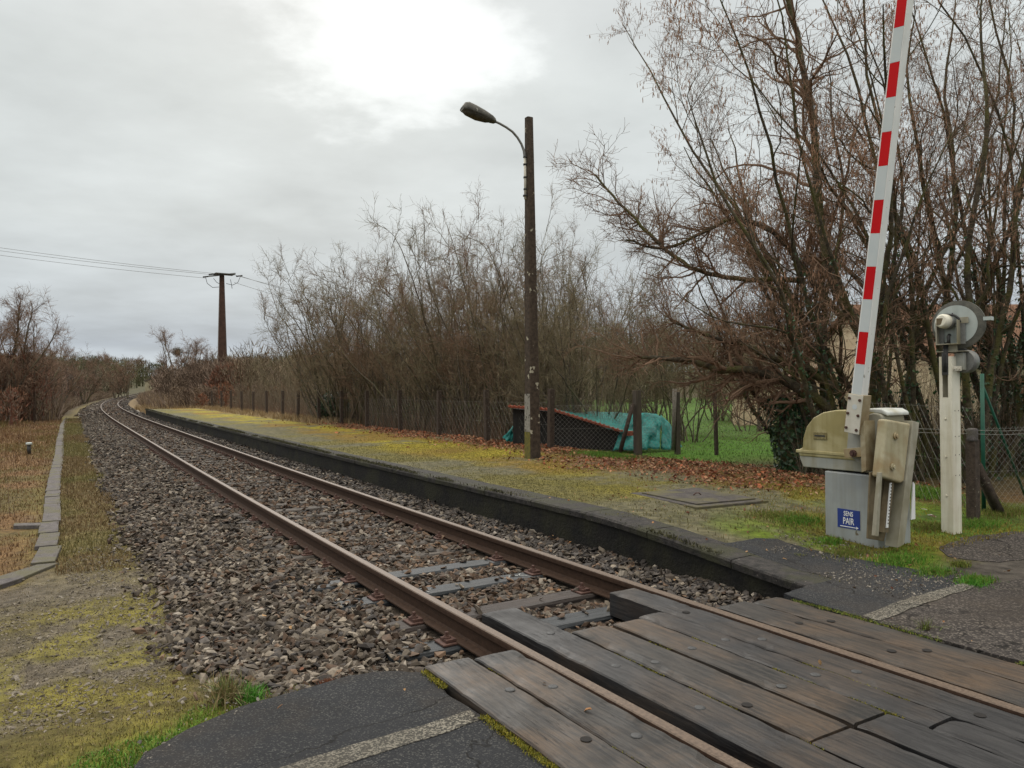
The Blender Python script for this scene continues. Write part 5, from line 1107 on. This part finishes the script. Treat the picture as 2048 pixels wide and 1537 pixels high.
for pts in ([(-1.55,0,12.7),(-1.4,0,12.1),(-.9,0,11.7),(-.3,0,11.75)],[(-.8,0,12.6),(-.5,0,12.2),(-.1,0,12.0)],[(1.75,0,12.8),(1.5,0,12.2),(1.0,0,11.95),(.4,0,12.1)],[(.8,0,12.5),(.9,0,12.0),(.95,0,11.6)]):
    MB().tube(pts,.028,6).build('jumper_cable',M_dsteel,py)
def wire(lab,a,b,sag,n=24):
    a=Vector(a);b=Vector(b); pts=[a.lerp(b,i/n)-Vector((0,0,4*sag*(i/n)*(1-i/n))) for i in range(n+1)]
    o=MB().tube(pts,.017,5,cap=False).build('power_line',M_steel); tag(o,lab,'power line','power lines on the utility pole')
top=lambda x,z:Vector((pb_.x+x,pb_.y,z))
for lab,x,yl,ex,z in (('uppermost overhead wire left of the utility pole',-.3,495,70,13.05),('middle overhead wire left of the utility pole',-.6,503,71,12.95),('lowest overhead wire left of the utility pole',-1.6,512,72,12.65)):
    a=D(-260,yl-38,ex); wire(lab,a,top(x,z),.25)
for lab,x,ey,ex,z in (('uppermost overhead wire right of the utility pole',1.0,612,84,13.0),('middle overhead wire right of the utility pole',1.7,622,85,12.85),('lowest overhead wire right of the utility pole',1.2,640,86,12.2)):
    b_=D(760,ey,ex); wire(lab,top(x,z),b_,.3)
# ================================================================ TREES
def nrm(v): return v/np.maximum(np.linalg.norm(v,axis=-1,keepdims=True),1e-9)
def polylines(P,Dv,Ln,K,wig,trop,rng):
    n=len(P); pts=[P]; d=Dv.copy(); st=(Ln/K)[:,None]
    for k in range(K):
        d=nrm(d+rng.normal(0,wig,(n,3))+np.array([0,0,trop])); P=P+d*st; pts.append(P)
    return np.stack(pts,1)
def children(pl,R,m,t0,t1,ang,angsd,rng,lenf,lens,rr):
    n,K1,_=pl.shape; K=K1-1; idx=np.repeat(np.arange(n),m); t=rng.uniform(t0,t1,n*m)*K; i=np.minimum(t.astype(int),K-1); f=(t-i)[:,None]
    a=pl[idx,i];b=pl[idx,i+1]; p=a*(1-f)+b*f; d=nrm(b-a); q=nrm(rng.normal(size=d.shape)); s=nrm(np.cross(d,q)); an=np.abs(rng.normal(ang,angsd,len(p)))[:,None]
    d2=d*np.cos(an)+s*np.sin(an); rl=R[idx,i]*(1-f[:,0])+R[idx,i+1]*f[:,0]
    ln=lens*rng.uniform(.55,1.25,len(p))*(1-lenf*t/K)
    return p,d2,ln,np.minimum(rl*rr,rl)
def radii(r0,K,tip): t=np.linspace(0,1,K+1)[None]; return r0[:,None]*(1-t)**.8*(1-tip)+r0[:,None]*tip
def tubes(pl,R,n):
    N,K,_=pl.shape; T=np.empty_like(pl); T[:,1:-1]=pl[:,2:]-pl[:,:-2]; T[:,0]=pl[:,1]-pl[:,0]; T[:,-1]=pl[:,-1]-pl[:,-2]; T=nrm(T)
    ref=np.where(np.abs(T[:,:1,2:3])>.8,np.array([1.,0,0]),np.array([0,0,1.])); U=nrm(np.cross(T,ref)); Vv=np.cross(T,U)
    a=np.arange(n)*2*np.pi/n; V=pl[:,:,None,:]+(U[:,:,None,:]*np.cos(a)[None,None,:,None]+Vv[:,:,None,:]*np.sin(a)[None,None,:,None])*R[:,:,None,None]
    i=(np.arange(N)[:,None,None]*K+np.arange(K-1)[None,:,None])*n; k=np.arange(n)[None,None]; k2=(k+1)%n
    F=np.stack([i+k,i+k2,i+n+k2,i+n+k],-1).reshape(-1,4); return V.reshape(-1,3),F
def merge(lst):
    b=0;Vs=[];Fs=[]
    for V,F in lst: Vs.append(V);Fs.append(F+b);b+=len(V)
    return np.concatenate(Vs),np.concatenate(Fs)
def tree(name,loc,seed,stems=20,h=8.,spread=.5,baser=.45,r0=.06,lv=((8,2.2,.35,.5),(8,.9,.5,.6),(7,.38,.6,.6)),lean=(0,0),wig=.10,trop=.05,mb=M_bark,mt=M_twig,catk=0,twr=.0035,single=False,ivy=0,clear=.18,sides=(7,5,4,3),label='',cat='tree',group=None,rz=0,xmin=None):
    rng=np.random.default_rng(seed); root=empty(name,loc,rz,label,cat,group)
    n=stems; a=rng.uniform(0,2*np.pi,n); q=np.sqrt(rng.random(n))*baser; P=np.stack([q*np.cos(a),q*np.sin(a),np.full(n,-.15)],-1)
    le=np.minimum(np.abs(rng.normal(0,spread,n)),spread*1.6) if not single else rng.normal(0,.05,n); a2=a+rng.normal(0,.5,n)
    d=np.stack([np.cos(a2)*np.sin(le)+lean[0],np.sin(a2)*np.sin(le)+lean[1],np.cos(le)],-1); d=nrm(d)
    Ln=h*rng.uniform(.6,1.08,n)*(1+.12*le); K0=16; r=r0*rng.uniform(.55,1.25,n) if not single else np.full(n,r0)
    pl0=polylines(P,d,Ln,K0,wig,trop*.7,rng); R0=radii(r,K0,.12)
    if xmin:
        Q=pl0+np.array(loc); kp=((1024+Q[...,0]/Q[...,1]*1538).min(1)>xmin); pl0=pl0[kp]; R0=R0[kp]; n=len(pl0)
    for i in range(n):
        V,F=tubes(pl0[i:i+1],R0[i:i+1],sides[0]); link('stem' if not single else 'trunk',npmesh('stem',V,[F],smooth=True),mb,root)
    R=R0; pl=pl0; out=[]; allp=[]
    for li,(m,ln,an,rr) in enumerate(lv):
        p,d,L_,rad=children(pl,R,m,clear if li==0 else .12,1.,.62,.22,rng,an if li<2 else .2,ln,rr); K=(9,7,5,4)[li]
        rad=np.maximum(rad,twr*(2.6,1.6,1.,.9)[li]); pl=polylines(p,d,L_,K,(.16,.20,.24,.25)[li],trop*(1,.7,.2,0)[li],rng); R=np.maximum(radii(rad,K,.25),twr*.6); out.append((pl,R,sides[min(li+1,3)]))
    big,sm=out[:1],out[1:]
    V,F=merge([tubes(*x) for x in big]); link('branches_crown',npmesh('crown',V,[F],smooth=True),mb,root)
    V,F=merge([tubes(*x) for x in sm]); link('crown',npmesh('crown',V,[F]),mt,root)
    if catk:
        pl,R,_=out[-1]; m=catk; ii=rng.integers(0,len(pl),m); kk=rng.integers(1,pl.shape[1],m); p=pl[ii,kk]; hi=p[:,2]>2.0+rng.random(len(p))*2.5; p=p[hi]; m=len(p)
        ph=fn(p[:,0]+seed,p[:,2],.9,3,3)>.42; p=p[ph]; m=len(p)
        L2=rng.uniform(.035,.075,m); d=nrm(np.stack([rng.normal(0,.16,m),rng.normal(0,.16,m),-np.ones(m)],-1)); c=np.stack([p,p+d*(L2*.3)[:,None],p+d*(L2*.9)[:,None],p+d*L2[:,None]],1); rr_=np.array([.0015,.0042,.0038,.001])[None]*rng.uniform(.8,1.3,m)[:,None]
        V,F=tubes(c,rr_,4); link('catkins_foliage',npmesh('catkins',V,[F]),M_catkin,root)
    if ivy:
        # ivy leaves hugging the lower stems
        m=ivy; ii=rng.integers(0,n,m); t=rng.random(m)**.8*K0*.5; k=t.astype(int); f=(t-k)[:,None]; c=pl0[ii,k]*(1-f)+pl0[ii,k+1]*f; off=nrm(rng.normal(size=(m,3))); p=c+off*(R0[ii,k]+rng.uniform(.01,.07,m))[:,None]
        leaves('ivy_foliage',p,off,rng.uniform(.03,.06,m),root)
    return root
def leaves(name,P,N_,size,parent,cols=((.018,.052,.016),(.030,.075,.022),(.022,.060,.028),(.05,.09,.03)),mt=None):
    n=len(P); up=nrm(N_+RNG.normal(0,.5,N_.shape)); t=nrm(np.cross(up,RNG.normal(size=up.shape))); b=np.cross(up,t)
    q=[(-1,0,0),(-.35,.7,.12),(.25,.45,.05),(1.05,0,-.08),(.25,-.45,.05),(-.35,-.7,.12)]
    V=np.stack([P+(t*x+b*y+up*z)*(size*.5*1.2)[:,None] for x,y,z in q],1).reshape(-1,3); i=np.arange(n)*6; F=np.concatenate([np.stack([i,i+a,i+a+1],-1) for a in (1,2,3,4)])
    return link(name,npmesh(name,V,[F],np.repeat(pal(n,*cols,j=.3),6,0)),mt or M_ivy,parent)
def gp_(px,dep,z=0): p=D(px,850,dep); return (p.x,p.y,z)
HG='hazels beside the barrier'
HZ=dict(lv=((7,2.1,.35,.5),(8,.95,.5,.6),(8,.40,.2,.6)),mt=M_twig,mb=M_bark,group=HG,cat='hazel tree',twr=.0026,wig=.10)
tree('hazel_tree',gp_(1700,12.6),101,stems=19,h=8.2,spread=.33,baser=.6,r0=.055,lean=(-.16,.02),xmin=1270,catk=26000,ivy=2600,label='large many-stemmed hazel with brown catkins leaning left, rising behind the mossy barrier hood',**HZ)
tree('hazel_tree',gp_(1885,12.3),102,clear=.24,stems=17,h=9.2,spread=.33,baser=.7,r0=.058,lean=(-.06,0),catk=16000,ivy=2500,label='tall dense hazel rising directly behind the signal post and raised boom',**HZ)
tree('hazel_tree',gp_(2050,12.9),103,clear=.24,stems=14,h=9.,spread=.36,baser=.7,r0=.058,lean=(-.12,0),catk=7000,ivy=6500,label='ivy-clad hazel rising above the green fence post at the right edge',**HZ)
tree('hazel_tree',gp_(1660,14.0),107,stems=8,h=5.9,spread=.22,baser=.4,r0=.055,lean=(-.14,.06),xmin=1250,catk=16000,ivy=400,label='spreading hazel with long limbs reaching left towards the lamp pole above the lawn',**HZ)
# low arching limbs of the nearest hazel
def limb(parent,pts,r0,r1,seed,tw=26,ln0=1.1):
    rng=np.random.default_rng(seed); P=np.array([tuple(D(*q)) for q in pts]); t=np.linspace(0,len(P)-1,26); i=np.minimum(t.astype(int),len(P)-2); f=(t-i)[:,None]; c=P[i]*(1-f)+P[i+1]*f; c[1:-1]=(c[:-2]+c[1:-1]*2+c[2:])/4; c+=rng.normal(0,.012,c.shape)
    pl=c[None]; R=np.linspace(r0,r1,26)[None]; out=[(pl,R,7)]
    for li,(m,ln,rr) in enumerate(((tw,ln0,.5),(7,ln0*.48,.6),(5,.25,.7))):
        p,d,L_,rad=children(pl,R,m,.15,1,.8,.3,rng,.2,ln,rr); rad=np.maximum(rad,(.008,.005,.0035)[li]); K=(7,5,4)[li]; pl=polylines(p,d,L_,K,.22,.04,rng); R=np.maximum(radii(rad,K,.3),.0025); out.append((pl,R,(5,3,3)[li]))
    V,F=tubes(*out[0]); o=link('limb',npmesh('limb',V,[F],smooth=True),M_bark,parent); V,F=merge([tubes(*x) for x in out[1:]]); link('limb_crown',npmesh('limb_crown',V,[F]),M_twig,parent)
lt=empty('hazel_tree',(0,0,0),0,'dark mossy low limbs arching left over the garden fence from an ivy-covered trunk','hazel tree',HG)
limb(lt,[(1700,860,12.6),(1640,800,12.7),(1560,755,12.8),(1500,738,12.9),(1440,742,13.),(1390,722,13.1),(1320,716,13.2),(1262,716,13.3)],.10,.028,5,40)
limb(lt,[(1680,790,12.8),(1620,740,12.9),(1540,715,13.),(1480,690,13.1),(1400,668,13.3),(1340,640,13.5)],.075,.02,6,34)
limb(lt,[(1690,640,13),(1620,560,13.1),(1560,470,13.2),(1480,430,13.3),(1400,470,13.5),(1330,500,13.6),(1250,480,13.7)],.06,.018,7,30)
limb(lt,[(1600,560,13.2),(1470,560,13.3),(1380,540,13.4),(1300,470,13.5),(1250,420,13.6),(1190,350,13.7)],.05,.018,8,34)
limb(lt,[(1740,700,12.4),(1660,560,12.4),(1635,400,12.4),(1628,250,12.3),(1600,100,12.3),(1560,-60,12.3)],.09,.035,9,16,2.2)
b=MB(); c0=Vector(gp_(1580,13.0)); b.tube([c0+Vector((.12,0,-.2)),c0+Vector((.05,0,.4)),c0+Vector((-.05,0,.8)),c0+Vector((-.12,0,1.15))],[.26,.22,.17,.10],12); b.build('trunk',M_bark,lt)
m=1500; t=RNG.random(m); an=RNG.uniform(0,6.28,m); off=np.stack([np.cos(an),np.sin(an),np.zeros(m)],-1); P=np.array(c0)+off*(.26-.05*t+RNG.uniform(0,.08,m))[:,None]+np.stack([.1-.25*t,0*t,t*1.3],-1); leaves('ivy_foliage',P,off,RNG.uniform(.04,.08,m),lt)
# ---------------- hedge of bare bushes behind the platform fence
BG='bare bushes along the platform fence'
BL=((6,2.0,.4,.5),(7,.90,.5,.6),(6,.42,.2,.6))
protos=[]
for k,(sd,st_,h,sp,mt) in enumerate([(201,24,7.4,.30,M_twig2),(202,26,7.0,.36,M_twig3),(203,22,7.4,.28,M_twig),(204,18,5.6,.45,M_twig3)]):
    protos.append(dict(seed=sd,stems=st_,h=h,spread=sp,mt=mt))
spots=[(668,33,8.2,0,'bush reaching left over the sky, first of the hedge beside the red shrubs',-.22),
(700,31,8.2,1,'leafless bush second from the left in the hedge, its crown above the fence posts',-.12),
(770,29.,7.9,2,'slender upright bush in the left half of the hedge',-.10),
(835,27,8.0,0,'bush with a crooked tall limb near the middle of the hedge',-.05),
(905,25,7.9,1,'tallest-topped bush in the middle of the hedge',.0),
(965,23.5,7.9,2,'upright bush just left of the lamp pole, reaching half its height',.0),
(1035,22,7.2,0,'bush directly behind the lamp pole',.02),
(1105,21.0,6.6,1,'bush immediately right of the lamp pole above the shelter',.05),
(1185,19.6,5.2,3,'greyish many-stemmed bush growing at the shelter behind the mesh',.0),
(1330,24,5.2,3,'lichened bush standing behind the teal tarpaulins',.0),
(1255,27,6.6,2,'thin bush seen above the tarpaulins further back',.0),
(1440,33,6.0,1,'bush standing on the far lawn left of the cream outbuilding',.0),
(1375,21,4.6,3,'small lichened bush rising over the lawn between two garden fence posts',.0),
(1500,25,4.4,3,'low bush in front of the cream outbuilding on the lawn',.0),
(730,38,7.0,1,'bush behind the left half of the hedge, in its second row',.0),
(870,33,8.0,2,'bush behind the middle of the hedge, in its second row',.0),
(1010,30,8.0,0,'bush behind the lamp pole, in the second row of the hedge',.0),
(1150,30,8.4,2,'bush behind the shelter, in the second row of the hedge',.0),
(592,46,5.2,3,'small gnarled tree with grey twigs at the left end of the hedge',-.1)]
made={}
for i,(px,dep,h,k,lab,lx) in enumerate(spots):
    pr=protos[k]; z=.05
    if k not in made:
        made[k]=tree('bare_bush',gp_(px,dep,z),lv=BL,r0=.036,baser=.7,twr=.0042,label=lab,group=BG,cat='bush',mb=M_barkl,sides=(6,4,3,3),lean=(0,0),wig=.11,catk=1500 if k==2 else 0,ivy=500 if k==0 else 0,**pr); o=made[k]
    else:
        o=copy_tree(made[k]); o.location=gp_(px,dep,z)
    f=h/pr['h']*.84; o.scale=(f*.95,f*.95,f); o.rotation_euler=(0,lx*.6,random.uniform(0,6.28) if i>3 else i*1.3)
    # lean in world space: tilt applied before the spin
    o.rotation_euler=(Matrix.Rotation(lx*.6,3,'Y')@Matrix.Rotation(o.rotation_euler[2],3,'Z')).to_euler(); tag(o,lab)
# ---------------- bare trees left of the line and in the middle distance
LG='bare trees at the left edge'
t1=tree('bare_tree',gp_(20,47,-.3),301,stems=5,h=8.2,spread=.28,baser=.5,r0=.10,lv=((9,2.3,.4,.5),(9,1.1,.5,.6),(8,.55,.2,.7)),mb=M_barkl,mt=M_twig,twr=.0065,label='bare grey-brown tree leaning over the dry grass at the left edge',cat='tree',group=LG,sides=(6,4,3,3))
def cp(src,px,dep,sc,lab,z=-.3,rz=None,grp=None,name=None):
    o=copy_tree(src); o.location=gp_(px,dep,z); o.scale=(sc,sc,sc); o.rotation_euler=(0,0,rz if rz is not None else random.uniform(0,6.28)); tag(o,lab)
    if grp: o['group']=grp
    return o
cp(t1,66,50,.86,'bare tree second from the left edge above rusty-brown shrubs')
cp(t1,-30,45,1.02,'tall bare tree cut by the left edge of the picture')
cp(t1,110,62,.80,'smaller bare tree, rightmost above the dry grass left of the line')
for (px,dep,sc,lab) in ((168,95,.9,'faint bare tree beyond the bend left of the line'),(232,130,1.0,'dark bare tree left of the far bend, standing before the wooded ridge'),(252,126,.9,'bare tree beside the dark one before the wooded ridge'),(352,112,1.34,'tall pale bare tree with a dark nest, between the bend and the utility pole'),(385,108,1.05,'bare tree just right of the one holding the nest'),(412,98,.85,'low bare tree left of the utility pole foot'),(510,72,.62,'small bare tree right of the utility pole')): 
    c_=cp(t1,px,dep,sc,lab,z=.2,grp='distant bare trees')
nest=empty('nest',D(355,705,112),0,'dark round clump high in the pale bare tree','nest'); m=500; n_=nrm(RNG.normal(size=(m,3))); leaves('foliage',n_*RNG.uniform(.2,.8,m)[:,None],n_,RNG.uniform(.12,.25,m),nest,cols=((.05,.06,.03),(.07,.06,.035)))
def stl(x,y):
    i=np.argmin((np.asarray(x)[:,None]-_X[None,::4])**2+(np.asarray(y)[:,None]-_Y[None,::4])**2,1)*4
    return _S[i],(x-_X[i])*np.cos(_H[i])-(y-_Y[i])*np.sin(_H[i])
def groundz(x,y):
    s,l=stl(x,y); h=np.interp(s,_S,_H); e=np.where(s>=255,(x-_X[-1])*np.sin(_H[-1])+(y-_Y[-1])*np.cos(_H[-1]),0); e=np.maximum(e,0)
    return zverge(s+e,l)+TZ(np.minimum(s,259))-.1
def clear(x,y,l0=-4.2,l1=4.0):
    s,l=stl(x,y); return (l<l0-.015*s)|(l>l1)
# ---------------- undergrowth, shrub masses
def twigs(name,px0,px1,d0,d1,n,h,w,cols,lean=.28,z=-.1):
    px=RNG.uniform(px0,px1,n); d=RNG.uniform(d0,d1,n); x=(px-1024)/1538*d; k=clear(x,d); px,d,x=px[k],d[k],x[k]; n=len(x); P=np.stack([x,d,np.full(n,z)],-1)
    hh=RNG.uniform(.45,1.15,n)*h*(.75+.5*fn(px,d,.03,5,3)); return blades(name,P,hh,RNG.uniform(.6,1.3,n)*w,pal(n,*cols,j=.3),lean,.25)
BR=((.15,.115,.08),(.12,.09,.062),(.19,.15,.105)); RD=((.19,.09,.055),(.15,.08,.05),(.22,.12,.075)); OL=((.085,.08,.045),(.07,.065,.04),(.10,.085,.05))
def hedge(n,s0,s1,l0,l1,h,w,cols,lean=.3):
    s=RNG.uniform(s0,s1,n); l=RNG.uniform(l0,l1,n); P=W(s,l,.0,True); hh=RNG.uniform(.4,1.15,n)*h*(.6+.8*fn(s,l,.35,5,3)); return blades('undergrowth',P,hh,RNG.uniform(.6,1.3,n)*w,pal(n,*cols,j=.3),lean,.35)
hedge(8000,17.5,62,7.2,10.5,2.3,.010,BR,.4); hedge(5000,19,60,6.8,8.6,1.0,.008,RD+BR,.6); hedge(2600,15.8,19,7.6,9.5,1.4,.006,BR,.5)
twigs('undergrowth',1690,2300,12.4,15.5,4200,2.4,.006,BR+((.12,.065,.04),),.34); twigs('undergrowth',1600,1800,12.3,14.2,1800,1.4,.006,BR,.6)
twigs('undergrowth',1980,2500,13,16,1400,3.0,.006,RD+((.14,.085,.05),),.45)
# small dark evergreen bush by the far fence
eb=empty('evergreen_bush',W(33.5,6.9,.0),0,'small dark green bush behind the far fence posts','bush'); m=2500; n_=nrm(RNG.normal(size=(m,3))); q=n_*(RNG.random(m)**.4)[:,None]*np.array([.75,.6,.75])+np.array([0,0,.7]); leaves('foliage',q,n_,RNG.uniform(.05,.10,m),eb,cols=((.020,.045,.018),(.035,.065,.025)))
V,F=tubes(polylines(np.zeros((5,3)),nrm(np.stack([np.cos(np.arange(5)),np.sin(np.arange(5)),np.full(5,1.4)],-1)),np.full(5,1.1),5,.1,.1,RNG),radii(np.full(5,.02),5,.3),5); link('stem',npmesh('stem',V,[F]),M_barkl,eb)
# far woods: many little bare crowns
def woods(name,n,px0,px1,d0,d1,h,per,w,cols,zb,XY=None):
    if XY is None:
        px=RNG.uniform(px0,px1,n); d=RNG.uniform(d0,d1,n); x=(px-1024)/1538*d; k=clear(x,d,-4.2-h*.3,4.+h*.3); px,d,x=px[k],d[k],x[k]; n=len(x)
    else: x,d=XY[:,0],XY[:,1]; px=1024+x/d*1538
    H_=h*RNG.uniform(.75,1.15,n)*(.8+.4*fn(px,d,.02,5,2)); base=np.stack([x,d,zb(px,d) if zb else groundz(x,d)],-1); tc_=pal(n,*cols,j=.25)
    i=np.repeat(np.arange(n),per); m=len(i); a=RNG.uniform(0,6.28,m); t=RNG.random(m)**.6; rr=np.sqrt(RNG.random(m))*np.sin(np.clip(t,.08,1)*2.6+.25)*.36
    P=base[i]+np.stack([np.cos(a)*rr*H_[i],np.sin(a)*rr*H_[i],t*H_[i]*.92],-1); dv=nrm(np.stack([np.cos(a)*(.25+rr),np.sin(a)*(.25+rr),np.full(m,.9)],-1)+RNG.normal(0,.45,(m,3))); L_=H_[i]*RNG.uniform(.05,.16,m); b=RNG.uniform(0,6.28,m); sd=np.stack([np.cos(b),np.sin(b)*.5,np.zeros(m)],-1)*(w*d[i]*RNG.uniform(.5,1.4,m))[:,None]
    V=np.stack([P-sd,P+sd,P+dv*L_[:,None]],1); F=np.arange(m*3).reshape(-1,3)
    tr=np.stack([base-np.array([1,0,0])*(w*3*d)[:,None],base+np.array([1,0,0])*(w*3*d)[:,None],base+np.array([0,0,1])*(H_*.8)[:,None]],1)
    V=np.concatenate([V.reshape(-1,3),tr.reshape(-1,3)]); F=np.concatenate([F,m*3+np.arange(n*3).reshape(-1,3)]); o=link(name,npmesh(name,V,[F],np.concatenate([np.repeat(tc_[i]*RNG.uniform(.75,1.25,m)[:,None],3,0),np.repeat(tc_*.7,3,0)])),M_wood_far); return tag(o,kind='stuff')
OLV=((.115,.115,.062),(.135,.13,.075),(.10,.085,.055),(.125,.095,.065),(.09,.095,.05))
flat=lambda px,d:0*px
woods('far_woods',900,-300,900,200,330,8.4,200,.00034,OLV,None)
woods('far_woods',300,40,330,118,190,4.6,200,.00036,((.16,.11,.09),(.19,.135,.11),(.17,.15,.10)),None)
woods('woods',300,860,2300,56,100,7.0,260,.0005,((.15,.125,.075),(.17,.145,.09),(.13,.115,.07),(.16,.16,.085)),flat)
woods('woods',140,480,1000,48,80,4.8,220,.0005,((.15,.11,.075),(.18,.145,.095),(.14,.125,.08)),flat)
BR2=((.17,.125,.09),(.14,.10,.075),(.20,.15,.115)); RD2=((.22,.10,.06),(.17,.08,.055),(.25,.13,.08))
dn=lambda px,d:-.3+0*px
def woods_sl(n,s0,s1,l0,l1,*a,ymin=0):
    s=RNG.uniform(s0,s1,n); l=RNG.uniform(l0,l1,n); P=W(s,l,0,True); k=(P[:,1]>ymin); P=P[k]; woods('undergrowth',len(P),None,None,None,None,*a,XY=P)
woods_sl(420,48,72,-26,-4.6,4.4,200,.00075,BR2+RD2[:2],None,ymin=45)
woods_sl(150,44,60,-20,-5.5,2.2,200,.0008,RD2+BR2,None,ymin=42)
woods_sl(420,70,130,-34,-4.6,4.6,200,.0007,BR2+((.19,.115,.095),(.16,.13,.11)),None)
woods_sl(420,125,215,-60,-5.,5.2,200,.0006,BR2+((.16,.14,.10),(.15,.14,.09)),None)
woods_sl(30,130,215,4.5,30,4.6,200,.0006,BR2,None)
def scrub(n,s0,s1,l0,l1,h,w,cols):
    s=RNG.uniform(s0,s1,n); l=RNG.uniform(l0,l1,n); P=W(s,l,zverge(s,l)-.05,True); blades('undergrowth',P,RNG.uniform(.4,1.2,n)*h*(.5+fn(s,l,.2,5,3)),RNG.uniform(.6,1.3,n)*w,pal(n,*cols,j=.3),.45,.3)
scrub(26000,57,170,-9,-3.4,1.3,.055,BR2+((.20,.15,.09),)); scrub(22000,64,170,2.9,9,1.1,.055,BR2+((.27,.20,.12),(.22,.15,.09)))
woods('undergrowth',26,-60,60,47,52,4.6,360,.0007,((.25,.12,.065),(.20,.09,.05)),None)
woods('undergrowth',170,300,660,66,100,4.4,300,.0006,BR2+((.18,.14,.11),(.20,.145,.11)),flat)
woods('undergrowth',11,424,476,68,71,3.7,600,.0007,((.25,.12,.08),(.20,.10,.065)),flat)
woods('undergrowth',60,330,640,58,68,1.9,240,.0007,BR2+RD2[:1],flat)
